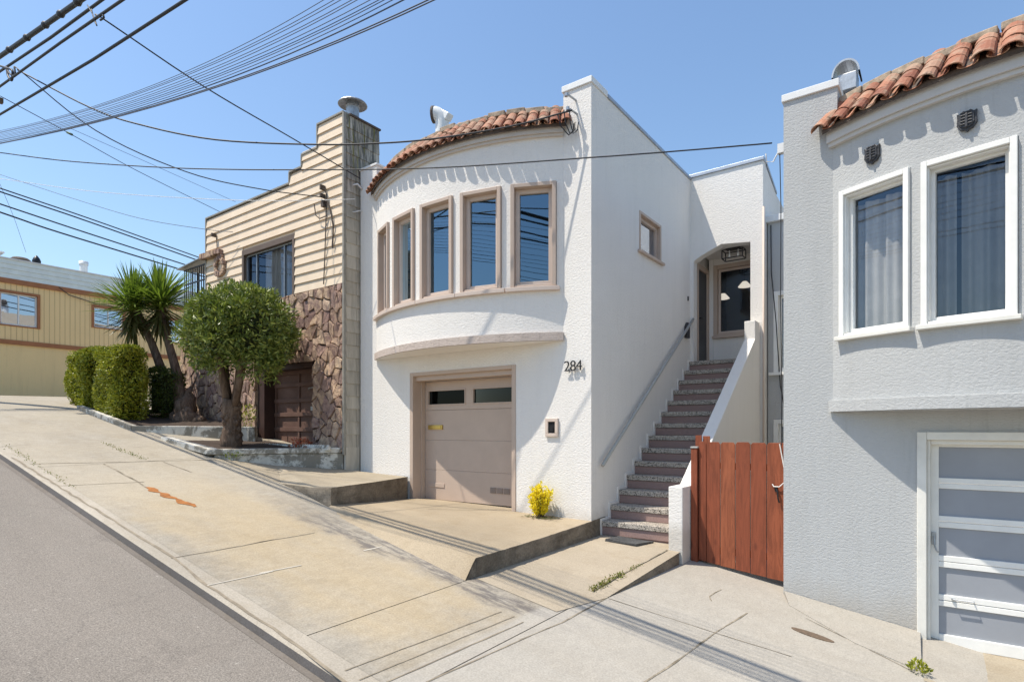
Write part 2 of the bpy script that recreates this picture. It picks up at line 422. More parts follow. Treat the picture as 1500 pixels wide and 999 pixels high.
def leaf(name, a, b, c3, trans=.35, tcol=(.2, .3, .02), rough=.42):
    n = NT(name); g = n.n('ShaderNodeNewGeometry')
    c = n.ramp(g.outputs['Random Per Island'], [(0, a), (.5, b), (1, c3)])
    n.fin(c, rough, None, .5)
    tl = n.n('ShaderNodeBsdfTranslucent'); n.l(n.mix(.5, c, tcol), tl.inputs[0])
    ms = n.n('ShaderNodeMixShader'); ms.inputs[0].default_value = trans
    n.l(n.b.outputs[0], ms.inputs[1]); n.l(tl.outputs[0], ms.inputs[2]); n.l(ms.outputs[0], n.out.inputs[0])
    return n.mat
M['leaf_tree'] = leaf('tree_leaf', (.06, .09, .018), (.145, .19, .032), (.36, .39, .085), .2, (.2, .3, .02), .4)
M['leaf_hedge'] = leaf('hedge_leaf', (.15, .18, .013), (.31, .32, .024), (.48, .45, .045), .2)
M['leaf_dark'] = leaf('dark_leaf', (.03, .05, .01), (.06, .085, .015), (.10, .13, .02))
M['leaf_yucca'] = leaf('yucca_leaf', (.055, .105, .016), (.12, .195, .026), (.22, .29, .05), .3)
M['leaf_old'] = leaf('yucca_dry_leaf', (.06, .075, .02), (.10, .10, .035), (.17, .14, .06), .15)
M['leaf_yellow'] = leaf('yellow_leaf', (.78, .62, .02), (.92, .78, .03), (.85, .78, .06), .45, (.9, .75, .03))
M['leaf_red'] = leaf('red_leaf', (.35, .05, .03), (.5, .11, .05), (.22, .08, .04), .2)
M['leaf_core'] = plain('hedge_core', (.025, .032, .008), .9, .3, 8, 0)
M['weed'] = leaf('weed_leaf', (.16, .14, .04), (.18, .22, .04), (.3, .19, .06), .3)
def bark():
    n = NT('bark'); v = n.coord()
    f = n.noise(5, 7, .7, n.coord((3, 3, .8)), .8)
    c = n.ramp(f, [(.3, (.06, .04, .03)), (.5, (.155, .105, .075)), (.7, (.25, .18, .13))])
    return n.fin(c, .95, n.bump(f, 1, .05), .15)
M['bark'] = bark()
def curtain_mat():
    n = NT('curtain_cloth'); v = n.coord()
    return n.fin(n.ramp(n.noise(4, 4, .6, v), [(.3, (.46, .44, .41)), (.7, (.58, .56, .52))]), .9, n.bump(n.noise(120, 2, .5, v), .1, .004), .1)
M['curtain'] = curtain_mat()
M['curtain_dark'] = plain('curtain_grey', (.20, .22, .26), .9, .1, 4, .05, 80)

# ------------------------------------------------------------------ ground profile
SL = -.171; CR = .02; A0 = -2.49-.02*2.66
def gz(x, y):
    if x > -16.8: h = SL*x
    elif x > -26:
        t = (-16.8-x)/9.2; h = 16.8*.171 + .171*(9.2*t) - .171*9.2*.5*t*t*1.25
    else: h = 16.8*.171 + .171*9.2 - .171*9.2*.5*1.25
    return A0 + h + CR*y

# ---- road, kerb, pavement
xs = [-70, -50, -40, -34, -30, -27]+[-26+i*.8 for i in range(12)]+[-16.8, -14, -11.2, -9, -7.45, -6, -4.35, -3.2, 0, 4, 10, 20, 45]
xs = sorted(set(xs))
mb = MB()
ys = [-40, -12, -6, 0, 1.6, 2.775]
for i in range(len(xs)-1):
    for j in range(len(ys)-1):
        P = lambda x, y: (x, y, gz(x, 2.775)-.088-.014*(2.775-max(y, -6)))
        mb.quad(P(xs[i], ys[j]), P(xs[i+1], ys[j]), P(xs[i+1], ys[j+1]), P(xs[i], ys[j+1]))
tag(mb.build('road', M['asphalt'], merge=True), kind='structure')
mb = MB()
for i in range(len(xs)-1):
    a, b = xs[i], xs[i+1]
    za, zb = gz(a, 2.8), gz(b, 2.8)
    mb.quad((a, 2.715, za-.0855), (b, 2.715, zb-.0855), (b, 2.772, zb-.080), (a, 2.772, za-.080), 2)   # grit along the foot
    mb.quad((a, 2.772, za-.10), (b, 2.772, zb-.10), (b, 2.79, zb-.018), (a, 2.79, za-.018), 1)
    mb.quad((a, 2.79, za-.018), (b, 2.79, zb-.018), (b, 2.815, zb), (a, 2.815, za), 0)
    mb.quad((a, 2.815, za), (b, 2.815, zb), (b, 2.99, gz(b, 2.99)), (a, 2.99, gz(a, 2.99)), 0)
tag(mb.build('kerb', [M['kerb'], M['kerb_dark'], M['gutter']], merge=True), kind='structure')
def yback(x):
    if x <= -11.2: return 8.9
    pts = [(-11.2, 5.60), (-8.9, 5.70), (-7.45, 5.50), (-4.35, 5.19), (-4.34, 5.28), (-3.2, 5.34)]
    for (xa, ya), (xb, yb) in zip(pts, pts[1:]):
        if x <= xb: return ya+(yb-ya)*(x-xa)/(xb-xa)
    return 9.0
pav = MB()
px_ = [x for x in xs if x <= -11.2]+[-11.19, -10, -8.9, -8, -7.45, -6.4, -5.4, -4.35, -4.34, -3.2, -3.19, -2, 0, 2, 6, 12, 20, 45]
for i in range(len(px_)-1):
    a, b = px_[i], px_[i+1]
    if b-a < .02 : continue
    ya, yb = yback(a), yback(b)
    if a == -11.19: ya = 5.6
    if b == -11.2: yb = 8.9
    if a == -3.19: ya = 9.0
    n = 6
    for k in range(n):
        f0, f1 = k/n, (k+1)/n
        def P(x, yy, f):
            y = 2.992+(yy-2.992)*f; return (x, y, gz(x, y))
        pav.quad(P(a, ya, f0), P(b, yb, f0), P(b, yb, f1), P(a, ya, f1))
pavement = tag(pav.build('pavement', M['pavement'], merge=True), kind='structure')

def strip(mbx, pts, w, zf, lift=.003, jit=.0):
    """thin flat strip following a polyline on surface zf(x,y)"""
    q = []
    for (a, b) in zip(pts, pts[1:]):
        L = math.hypot(b[0]-a[0], b[1]-a[1]); n = max(2, int(L/.18))
        for k in range(n): q.append((a[0]+(b[0]-a[0])*k/n, a[1]+(b[1]-a[1])*k/n))
    q.append(pts[-1])
    L_, R_ = [], []
    for i, p in enumerate(q):
        a = q[max(0, i-1)]; b = q[min(len(q)-1, i+1)]
        dx, dy = b[0]-a[0], b[1]-a[1]; l = math.hypot(dx, dy) or 1
        nx, ny = -dy/l, dx/l; j = random.uniform(-jit, jit); ww = w*random.uniform(.6, 1.25)
        for S, s in ((L_, 1), (R_, -1)):
            x, y = p[0]+nx*(j+s*ww/2), p[1]+ny*(j+s*ww/2); S.append((x, y, zf(x, y)+lift))
    for i in range(len(q)-1): mbx.quad(L_[i], L_[i+1], R_[i+1], R_[i])

joint_lines = [(0.02, 0.004, [(-11.45, 2.938), (-11.248, 4.015), (-10.972, 5.596)]), (0.012, 0.004, [(-12.876, 2.898), (-12.993, 3.376)]), (0.013, 0.003, [(-9.968, 2.893), (-9.801, 3.9)]), (0.016, 0.006, [(-6.587, 2.882), (-6.577, 4.051)]), (0.03, 0.012, [(-11.16, 3.831), (-10.289, 3.837), (-9.479, 3.812)]), (0.02, 0.008, [(-11.055, 4.712), (-10.164, 4.78)]), (0.016, 0.006, [(-6.587, 3.879), (-6.552, 4.627)]), (0.02, 0.003, [(-3.06, 4.998), (-3.065, 6.042)]), (0.012, 0.003, [(-3.122, 4.368), (-3.06, 4.998)]), (0.012, 0.002, [(-3.044, 6.001), (-1.894, 6.145), (-1.186, 6.253)]), (0.018, 0.003, [(-1.8, 7.033), (-1.894, 6.145), (-1.953, 5.172), (-2.023, 4.427)]), (0.012, 0.01, [(-2.204, 7.005), (-2.265, 7.149), (-2.251, 7.535)]), (0.012, 0.006, [(-1.276, 7.497), (-0.7, 7.201), (-0.215, 6.952)])]
soft_lines = [(0.03, 0.012, [(-11.994, 2.848), (-9.443, 2.874), (-6.588, 2.912), (-5.755, 2.848), (-4.618, 2.844), (-3.461, 2.783)]), (0.012, 0.003, [(-3.707, 2.887), (-3.593, 4.725)]), (0.012, 0.003, [(-3.541, 2.884), (-3.448, 4.744)]), (0.014, 0.003, [(-3.386, 3.021), (-3.313, 4.713)]), (0.012, 0.003, [(-3.193, 3.244), (-3.103, 4.561)])]
white_lines = [(0.02, 0.004, [(-5.742, 2.841), (-5.714, 3.52)]), (0.03, 0.006, [(-5.743, 3.382), (-5.704, 3.85)]), (0.03, 0.004, [(-5.704, 4.718), (-5.693, 5.002)])]
orange_line = [(-9.479, 3.812), (-8.9, 3.853), (-8.261, 3.925)]
def gp(pts): return pts
jb = MB()
for w, j, pts in joint_lines: strip(jb, pts, w, gz, .004, j)
jb.build('joints', M['joint'], pavement)
jb = MB()
for w, j, pts in soft_lines: strip(jb, pts, w, gz, .0045, j)
jb.build('score_lines', M['joint_soft'], pavement)
jb = MB()
for w, j, pts in white_lines: strip(jb, pts, w, gz, .005, j)
jb.build('pale_joints', M['joint_white'], pavement)
jb = MB(); ra = random.Random(4); prev = None
for k in range(41):
    f = k/40*(len(orange_line)-1); i_ = min(int(f), len(orange_line)-2); f -= i_
    x = orange_line[i_][0]+(orange_line[i_+1][0]-orange_line[i_][0])*f; y = orange_line[i_][1]+(orange_line[i_+1][1]-orange_line[i_][1])*f
    hw = (.012+.05*abs(math.sin(k/40*math.pi*3.0+.25))**.8)*ra.uniform(.8, 1.2); o_ = .02*math.sin(k*.55)
    cur = ((x, y-hw+o_, gz(x, y-hw+o_)+.006), (x, y+hw+o_, gz(x, y+hw+o_)+.006))
    if prev: jb.quad(prev[0], cur[0], cur[1], prev[1])
    prev = cur
jb.build('crack_filler', M['orange_fill'], pavement)

# terrain under and behind everything
mb = MB(); gx = [-160, -110, -70, -45, -34, -27, -22, -18, -14, -10, -6, -2, 4, 12, 30, 60, 120]; gy = [-120, -60, -20, 0, 5, 9, 14, 20, 40, 90]
for i in range(len(gx)-1):
    for k in range(len(gy)-1):
        P = lambda x, y: (x, y, gz(x, 0)-.55-(.4 if -13 < x < 6 and 6 < y < 16 else 0))
        mb.quad(P(gx[i], gy[k]), P(gx[i+1], gy[k]), P(gx[i+1], gy[k+1]), P(gx[i], gy[k+1]))
tag(mb.build('ground', concrete('pale_ground', (.36, .33, .28)), merge=True), kind='structure')

# driveway of the white house, bilinear slab with a lip
A_ = Vector((-4.35, 5.23, -1.475)); B_ = Vector((-4.35, 8.45, -1.375)); C_ = Vector((-8.34, 8.45, -1.345)); D_ = Vector((-7.45, 5.54, -1.135))
def dz(u, v):
    p = A_.lerp(D_, u).lerp(B_.lerp(C_, u), v); p.z -= .05*math.sin(math.pi*v)*(1-u)*.3; return p
mb = MB(); n = 14
for i in range(n):
    for k in range(n):
        mb.quad(dz(i/n, k/n), dz((i+1)/n, k/n), dz((i+1)/n, (k+1)/n), dz(i/n, (k+1)/n))
    a, b = dz(i/n, 0), dz((i+1)/n, 0)
    a1 = Vector((a.x, a.y-.05, max(a.z-.05, gz(a.x, a.y-.05)))); b1 = Vector((b.x, b.y-.05, max(b.z-.05, gz(b.x, b.y-.05))))
    a2 = Vector((a.x, a.y-.19, gz(a.x, a.y-.19)-.003)); b2 = Vector((b.x, b.y-.19, gz(b.x, b.y-.19)-.003))
    mb.quad(a, b, b1, a1); mb.quad(a1, b1, b2, a2, 0)
# broken right flank
prev = None
random.seed(3)
for k in range(n*3+1):
    p = dz(0, k/(n*3)); o = p.copy(); o.x += random.uniform(0, .02)
    bot = Vector((-4.33, p.y, -1.71+.02*(k/(n*3)))); 
    if prev: mb.quad(prev[0], p, o, prev[2], 1); mb.quad(prev[2], o, bot, prev[1], 1)
    prev = (p, bot, o)
mb.poly([dz(0, 0), Vector((-4.345, 5.18, -1.525)), Vector((-4.345, 5.04, -1.72)), Vector((-4.33, 5.23, -1.72))], 1)
drive = tag(mb.build('driveway', [M['drive'], M['old_concrete']], merge=True), kind='structure')
jb = MB()
def dzf(x, y):
    v = (y-5.3)/3.1; u = (-4.35-x)/3.6
    return dz(min(1, max(0, u)), min(1, max(0, v))).z
strip(jb, [(-6.85, 7.0), (-5.85, 8.25)], .016, dzf, .012); jb.build('joint', M['joint'], drive)

# neighbouring apron between the two houses + its retaining edge
mb = MB()
T = [(-11.2, 5.60, gz(-11.2, 5.6)), (-8.95, 5.66, gz(-8.95, 5.66)+.005), (-8.0, 5.60, -.90), (-7.45, 5.54, -.87), (-7.85, 6.75, -.885), (-8.34, 7.97, -.90), (-9.0, 7.99, -.90), (-9.83, 7.99, -.885), (-9.83, 7.62, -.80), (-10.55, 6.6, -.70)]
mb.poly(T)
E1 = [(-8.95, 5.66), (-8.0, 5.60), (-7.45, 5.54), (-7.85, 6.75), (-8.34, 7.97)]
for (a, b) in zip(range(1, 5), range(2, 6)):
    p, q = T[a], T[b]
    mb.quad(p, q, (q[0], q[1], -1.45), (p[0], p[1], -1.45), 1)
tag(mb.build('apron', [M['ledge'], M['old_concrete']], merge=True), kind='structure')

# front walk to the stairs with its low edging
mb = MB()
def w_xr(y): return -3.195+(y-5.35)*(.135/.65) if y < 6.0 else -3.06+(y-6.0)*.0455
def wz(x, y):
    lz = -1.692+(y-5.19)*.0145
    rz = gz(w_xr(y), y)+.006 if y < 6.0 else gz(-3.06, 6.0)+.006+(y-6.0)*.0905
    f = (x+4.345)/(w_xr(y)+4.345); return lz+(rz-lz)*f
ysw = [5.19, 5.35, 5.55, 5.8, 6.0, 6.4, 6.9, 7.4, 8.0, 8.44]
for ya, yb in zip(ysw, ysw[1:]):
    for k in range(6):
        P = lambda f, y: (-4.345+(w_xr(y)+4.345)*f, y, wz(-4.345+(w_xr(y)+4.345)*f, y))
        mb.quad(P(k/6, ya), P((k+1)/6, ya), P((k+1)/6, yb), P(k/6, yb))
    if ya >= 5.8 and yb < 8.2:
        p, q = P(1, ya), P(1, yb); mb.quad(p, q, (q[0]+.02, q[1], q[2]-.5), (p[0]+.02, p[1], p[2]-.5), 1)
walk = tag(mb.build('path', [M['path'], M['old_concrete']], merge=True), kind='structure')
jb = MB(); strip(jb, [(-3.25, 6.02), (-3.20, 7.2), (-3.14, 8.02)], .018, wz, .012, .004); jb.build('joint', M['joint'], walk)

# low worn ramp at the foot of the grey house
mb = MB()
P = [(-1.63, 8.12), (-.2, 8.12), (-.16, 7.02), (-.75, 7.2), (-1.5, 7.75)]
hh = [.05, .06, .015, .012, .01]
tp = [(x, y, gz(x, y)+h) for (x, y), h in zip(P, hh)]; bt = [(x, y, gz(x, y)-.1) for x, y in P]
mb.poly(tp)
for i in range(5): j = (i+1) % 5; mb.quad(tp[i], tp[j], bt[j], bt[i])
tag(mb.build('pavement_ramp', M['pavement']), kind='structure')

mb = MB(); n = 10
for i in range(n):
    xa, xb = -.14+2.6*i/n, -.14+2.6*(i+1)/n
    P = lambda x, f: (x, 8.32-1.5*f, (-2.438)*(1-f)**1.3+(gz(x, 6.82)+.004)*(1-(1-f)**1.3))
    for k in range(6): mb.quad(P(xa, k/6), P(xb, k/6), P(xb, (k+1)/6), P(xa, (k+1)/6))
e = [P(2.46, k/6) for k in range(7)]
for a, b in zip(e, e[1:]): mb.quad(a, b, (b[0], b[1], -3.0), (a[0], a[1], -3.0))
tag(mb.build('driveway', M['ledge'], merge=True), kind='structure')

# ------------------------------------------------------------------ window builder
def window(root, P, t, n, w, z0, z1, cas, sash, mc, ms, mg, out=.03, dep=.12, cw=.09, sw=.06, mull=(), sill=None, msill=None, bev=.006, pane_label=None, top_extra=0, casing_parts=True):
    b = MB(); u0, u1 = -w/2, w/2
    b.obox(P, t, n, u0, u0+cw, -dep, out, z0, z1); b.obox(P, t, n, u1-cw, u1, -dep, out, z0, z1)
    b.obox(P, t, n, u0+cw, u1-cw, -dep, out, z1-cw-top_extra, z1)
    b.obox(P, t, n, u0+cw, u1-cw, -dep, out*.6, z0, z0+cw*.55)
    wo = b.build('window', mc, root, bevel=bev)
    s0, s1 = u0+cw, u1-cw; a0, a1 = z0+cw*.55, z1-cw-top_extra
    s = MB(); q0, q1 = -dep+.005, -dep*.45
    s.obox(P, t, n, s0+.002, s0+sw, q0, q1, a0+.002, a1-.002); s.obox(P, t, n, s1-sw, s1-.002, q0, q1, a0+.002, a1-.002)
    s.obox(P, t, n, s0+sw, s1-sw, q0, q1, a0+.002, a0+sw); s.obox(P, t, n, s0+sw, s1-sw, q0, q1, a1-sw, a1-.002)
    for mfrac in mull:
        c = s0+(s1-s0)*mfrac; s.obox(P, t, n, c-sw*.4, c+sw*.4, q0, q1, a0+sw, a1-sw)
    s.build('sash', ms, wo, bevel=bev*.7)
    g = MB(); o = -dep*.8
    pts = [(s0+sw*.9, a0+sw*.9), (s1-sw*.9, a0+sw*.9), (s1-sw*.9, a1-sw*.9), (s0+sw*.9, a1-sw*.9)]
    g.poly([(P[0]+t[0]*u+n[0]*o, P[1]+t[1]*u+n[1]*o, z) for u, z in pts]); g.build('pane', mg, wo)
    if sill:
        b = MB(); b.obox(P, t, n, u0-sill[0], u1+sill[0], -dep*.5, sill[1], z0-sill[2], z0-.002); b.build('sill', msill or mc, wo, bevel=bev)
    return wo

# arc geometry shared by the two bow-fronted houses
def arc(c, r, phi): return (c[0]+r*math.sin(R(phi)), c[1]-r*math.cos(R(phi)))
def arcband(mb, c, r0, r1, p0, p1, z0, z1, m=0, step=1.0, ends=True, z0b=None, z1b=None):
    """solid curved bar between radii r0<r1; z0b/z1b give the heights at the inner radius"""
    n = max(1, int(math.ceil((p1-p0)/step))); z0b = z0 if z0b is None else z0b; z1b = z1 if z1b is None else z1b
    vs = []; fs = []
    for i in range(n+1):
        p = p0+(p1-p0)*i/n; o = arc(c, r1, p); k = arc(c, r0, p)
        vs += [(*o, z0), (*o, z1), (*k, z1b), (*k, z0b)]
    for i in range(n):
        a = 4*i; b = a+4
        for e in range(4): fs.append((a+e, a+(e+1) % 4, b+(e+1) % 4, b+e))
    if ends: fs += [(0, 1, 2, 3), (4*n+3, 4*n+2, 4*n+1, 4*n)]
    mb.add(vs, fs, m)

RB = 4.25; HALF = 31.33
def bay_wall(mb, c, wins, z0, zs, zh, z1, th=.16, pa=-HALF, pb=HALF):
    cur = pa
    for (a, b) in wins:
        arcband(mb, c, RB-th, RB, cur, a, z0, z1); arcband(mb, c, RB-th, RB, a, b, z0, zs, ends=False); arcband(mb, c, RB-th, RB, a, b, zh, z1, ends=False)
        cur = b
    arcband(mb, c, RB-th, RB, cur, pb, z0, z1)

def tile_roof(root, c, pa, pb, re, ze, rt, zt, step, rows, rad, name='tile_roof'):
    mb = MB(); n = int(round((pb-pa)/step)); st = (pb-pa)/n
    sl = math.atan2(zt-ze, re-rt); Ls = math.hypot(zt-ze, re-rt)
    rng = random.Random(11)
    def barrel(phi, s0, s1, r0, r1, conv, lift):
        th = .014; K = 7; ring = []
        jj = rng.uniform(-.25, .25); ll = rng.uniform(-.008, .012)
        for s, r in ((s0, r0), (s1, r1)):
            rr = re-(s)*math.cos(sl); z = ze+s*math.sin(sl)+lift+ll
            p0 = arc(c, rr, phi+jj*.4); tx, ty = math.cos(R(phi)), math.sin(R(phi))
            nx, ny = math.sin(R(phi)), -math.cos(R(phi))   # outward
            ux, uy, uz = nx*math.sin(sl), ny*math.sin(sl), math.cos(sl)
            for rad_ in (r, r-th):
                for k in range(K+1):
                    a = math.pi*k/K; x = -math.cos(a)*rad_; h = math.sin(a)*rad_*(.72 if conv else -.42)
                    ring.append((p0[0]+tx*x+ux*h, p0[1]+ty*x+uy*h, z+uz*h))
        m = K+1; fs = []
        for k in range(K):
            fs.append((k, k+1, 2*m+k+1, 2*m+k)); fs.append((m+k+1, m+k, 3*m+k, 3*m+k+1))
            fs.append((k+1, k, m+k, m+k+1)); fs.append((2*m+k, 2*m+k+1, 3*m+k+1, 3*m+k))
        fs += [(0, 2*m, 3*m, m), (K, m+K, 3*m+K, 2*m+K)]
        mb.add(ring, fs)
    for j in range(rows):
        s0 = Ls*j/rows-.02; s1 = Ls*(j+1)/rows+.06
        for i in range(n+1):
            p = pa+st*i+(st*.5 if 0 else 0)
            barrel(p, s0-rng.uniform(0, .03), s1, rad*1.05, rad*.9, True, .045+.012*0)
            if i < n: barrel(p+st/2, s0+.02, s1, rad*.95, rad*.86, False, .045)
    o = mb.build(name, M['tile'], root, recalc=True)
    # bed coloured dark as the shade under the tiles, broken mortar capping above
    mb = MB()
    arcband(mb, c, rt-.06, re-.035, pa, pb, ze-.02, ze+.045, 1, 2, True, zt-.03, zt+.055)
    cnt = int((pb-pa)/4.4)
    for i in range(cnt):
        p = pa+(pb-pa)*i/cnt; q = p+(pb-pa)/cnt*rng.uniform(.9, 1.0)
        h = rng.uniform(-.01, .05)
        arcband(mb, c, rt-.22, rt+.10, p, q, zt-.03+h, zt+.055+h, 0, 1.5)
    mb.build('roof_mortar', [M['mortar_cap'], M['rust']], o, bevel=.012)
    return o

# ================================================================== WHITE HOUSE
WH = thing('white_house', (-7.06, 8.0, -1.4), 'white stucco house numbered 284 with a five window bow over its taupe garage', 'house')
c1 = (-7.06, 8-.62+RB)
mb = MB()
mb.prism([(x, 8.0, z) for x, z in [(-9.77, -1.8), (-8.30, -1.8), (-8.30, 1.10), (-5.78, 1.10), (-5.78, -1.8), (-4.35, -1.8), (-4.35, 5.34), (-4.85, 5.34), (-4.85, 1.5), (-9.27, 1.5), (-9.27, 5.38), (-9.77, 5.38)]], (0, .30, 0))
mb.box(-9.77, -9.27, 8.3, 9.1, 1.5, 5.38); mb.box(-4.85, -4.6, 8.3, 9.0, 1.5, 5.34)
# flank wall with the small window opening
mb.box(-4.6, -4.35, 8.3, 12.4, -1.8, 3.20); mb.box(-4.6, -4.35, 8.3, 9.77, 3.20, 3.92); mb.box(-4.6, -4.35, 10.78, 12.4, 3.20, 3.92); mb.box(-4.6, -4.35, 8.3, 12.4, 3.92, 5.34)
mb.box(-9.77, -9.55, 9.1, 16, -1.8, 5.3)
mb.build('wall', M['white'], WH)
mb = MB(); mb.box(-9.5, -4.62, 8.6, 16, 4.5, 4.62); mb.build('flat_roof', M['roof_flat'], WH); mb = MB(); mb.box(-4.6, -2.9, 12.7, 16, 4.7, 4.8); mb.build('flat_roof', M['roof_flat'], WH)
mb = MB()
mb.box(-4.87, -4.33, 7.975, 8.52, 5.342, 5.44); mb.build('parapet_cap', M['cap'], WH, bevel=.008); mb = MB(); mb.box(-9.79, -9.25, 7.98, 9.12, 5.382, 5.43); mb.build('parapet_cap', M['cap'], WH, bevel=.008)
mb = MB(); mb.box(-4.62, -4.325, 8.522, 12.42, 5.342, 5.40); mb.build('coping', M['cap_metal'], WH, bevel=.005); mb = MB(); mb.box(-4.42, -2.86, 12.37, 12.68, 5.382, 5.45)
mb.hexa((-3.1, 12.685, 5.36), (-2.86, 12.685, 5.36), (-2.86, 13.55, 5.06), (-3.1, 13.55, 5.06), (-3.1, 12.685, 5.42), (-2.86, 12.685, 5.42), (-2.86, 13.55, 5.12), (-3.1, 13.55, 5.12))
mb.build('coping', M['cap_metal'], WH, bevel=.005)
# bay
wins = [(-27.6, -19.2), (-16.5, -6.9), (-4.6, 5.6), (7.6, 17.8), (19.8, 29.9)]
mb = MB(); bay_wall(mb, c1, wins, 1.50, 2.29, 3.95, 4.78)
ch = [(arc(c1, RB, p)) for p in [-HALF+HALF*2*i/40 for i in range(41)]]
mb.prism([(x, y, 1.50) for x, y in ch]+[(-4.85, 8.1, 1.5), (-9.27, 8.1, 1.5)], (0, 0, .08))
mb.build('bay_wall', M['white'], WH, merge=False)
mb = MB(); arcband(mb, c1, RB-.4, RB+.05, -HALF, HALF, 1.42, 1.55, 0, 1, True, 1.42, 1.60)
mb.prism([(x, y, 1.43) for x, y in [arc(c1, RB-.38, -26+52*i/30) for i in range(31)]], (0, 0, .05))
mb.build('belt_course', [M['belt']], WH)
mb = MB(); mb.poly([(x, y, 1.416) for x, y in [arc(c1, RB+.03, -HALF+HALF*2*i/40) for i in range(41)]]+[(-4.86, 7.998, 1.416), (-9.26, 7.998, 1.416)])
mb.build('bay_soffit', M['white_smooth'], WH)
mb = MB()
for a, b in ((-31.6, -18.0), (-17.9, -5.7), (-5.6, 6.6), (6.7, 18.7), (18.9, 30.6)):
    arcband(mb, c1, RB-.1, RB+.075, a, b, 2.215, 2.283)
mb.build('sill_band', M['taupe_light'], WH, bevel=.006)
mb = MB(); arcband(mb, c1, RB-.05, RB+.045, -HALF, HALF, 4.655, 4.695); arcband(mb, c1, RB-.05, RB+.07, -HALF, HALF, 4.697, 4.84)
mb.build('fascia', M['fascia'], WH)
tile_roof(WH, c1, -32.0, 32.0, RB+.145, 4.78, RB-.22, 5.16, 2.45, 3, .080)
# bay windows
wl = ['leftmost narrow bay window', None, None, None, None]
for i, (a, b) in enumerate(wins):
    pa, pb = arc(c1, RB, a), arc(c1, RB, b); mid = ((pa[0]+pb[0])/2, (pa[1]+pb[1])/2)
    L = math.hypot(pb[0]-pa[0], pb[1]-pa[1]); t = ((pb[0]-pa[0])/L, (pb[1]-pa[1])/L); nn = (t[1], -t[0])
    window(WH, mid, t, nn, L-.012, 2.292, 3.948, 0, 0, M['taupe'], M['taupe_light'], M['glass'], out=.05, dep=.13, cw=.062, sw=.07)
# room behind the bay
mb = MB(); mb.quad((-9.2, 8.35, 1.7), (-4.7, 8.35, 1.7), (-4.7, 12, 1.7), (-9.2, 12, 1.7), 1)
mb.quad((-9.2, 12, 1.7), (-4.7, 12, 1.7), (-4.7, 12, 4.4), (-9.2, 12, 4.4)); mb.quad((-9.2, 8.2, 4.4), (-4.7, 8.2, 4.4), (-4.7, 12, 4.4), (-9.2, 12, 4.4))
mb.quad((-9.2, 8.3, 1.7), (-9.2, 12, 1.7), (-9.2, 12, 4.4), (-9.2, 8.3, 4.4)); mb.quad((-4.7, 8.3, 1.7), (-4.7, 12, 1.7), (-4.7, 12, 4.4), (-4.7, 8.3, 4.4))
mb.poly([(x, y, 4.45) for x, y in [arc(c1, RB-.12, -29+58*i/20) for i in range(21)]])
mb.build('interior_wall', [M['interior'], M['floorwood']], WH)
# flank window
window(WH, (-4.35, 10.275), (0, 1), (1, 0), 1.0, 3.205, 3.915, 0, 0, M['taupe'], M['taupe'], M['glass_sky'], out=.012, dep=.13, cw=.05, sw=.06, sill=(.07, .06, .05))
mb = MB(); mb.box(-4.68, -4.65, 9.78, 10.5, 3.0, 4.2); mb.build('window_blind', M['white_smooth'], WH)
# garage: casing, door in sections
mb = MB(); mb.box(-8.30, -8.215, 7.985, 8.30, -1.5, 1.10); mb.box(-5.86, -5.78, 7.985, 8.30, -1.5, 1.10); mb.box(-8.215, -5.86, 7.985, 8.06, 1.035, 1.10)
mb.box(-8.215, -5.86, 8.06, 8.32, .945, 1.10); mb.box(-8.215, -8.19, 8.2, 8.30, -1.4, .945); mb.box(-5.885, -5.86, 8.2, 8.30, -1.4, .945)
mb.build('garage_casing', M['taupe'], WH, bevel=.005)
mb = MB(); zz = [-1.34, -.765, -.19, .385, .94]
for i in range(3): mb.box(-8.19, -5.885, 8.30, 8.35, zz[i]+.0012, zz[i+1]-.0012)
# top section with two lights: rails & stiles
x0, x1 = -8.19, -5.885; g = [(-8.10, -7.17), (-6.96, -5.98)]
mb.box(x0, x1, 8.30, 8.35, .388, .50); mb.box(x0, x1, 8.30, 8.35, .755, .937)
mb.box(x0, g[0][0], 8.30, 8.35, .50, .755); mb.box(g[0][1], g[1][0], 8.30, 8.35, .50, .755); mb.box(g[1][1], x1, 8.30, 8.35, .50, .755)
gd = mb.build('garage_door', M['taupe'], WH, bevel=.004)
for a, b in g:
    q = MB(); q.box(a-.025, b+.025, 8.288, 8.30, .475, .50); q.box(a-.025, b+.025, 8.288, 8.30, .755, .78); q.box(a-.025, a, 8.288, 8.30, .50, .755); q.box(b, b+.025, 8.288, 8.30, .50, .755)
    f = q.build('light_frame', M['taupe'], gd, bevel=.003)
    q = MB(); q.quad((a, 8.33, .5), (b, 8.33, .5), (b, 8.33, .755), (a, 8.33, .755)); q.build('light_pane', M['glass_dark'], gd)
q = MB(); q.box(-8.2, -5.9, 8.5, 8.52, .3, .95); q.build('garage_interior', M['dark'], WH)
q = MB(); q.box(-8.09, -7.72, 8.272, 8.299, .015, .10); q.box(-8.06, -7.75, 8.264, 8.272, .035, .08); q.build('mail_slot', M['brass'], gd, bevel=.006)
q = MB()
for k in range(3):
    a = -6.56+k*.155; q.box(a, a+.13, 8.288, 8.299, -1.13, -1.03)
    for h in range(4): q.box(a+.012, a+.118, 8.282, 8.288, -1.12+h*.022, -1.11+h*.022)
q.build('vent', plain('vent_taupe', (.30, .235, .195), .6, .1, 8, .05), gd)
q = MB(); q.box(-8.10, -7.68, 8.289, 8.299, -1.10, -1.02); q.build('patch_plate', M['taupe'], gd, bevel=.004)
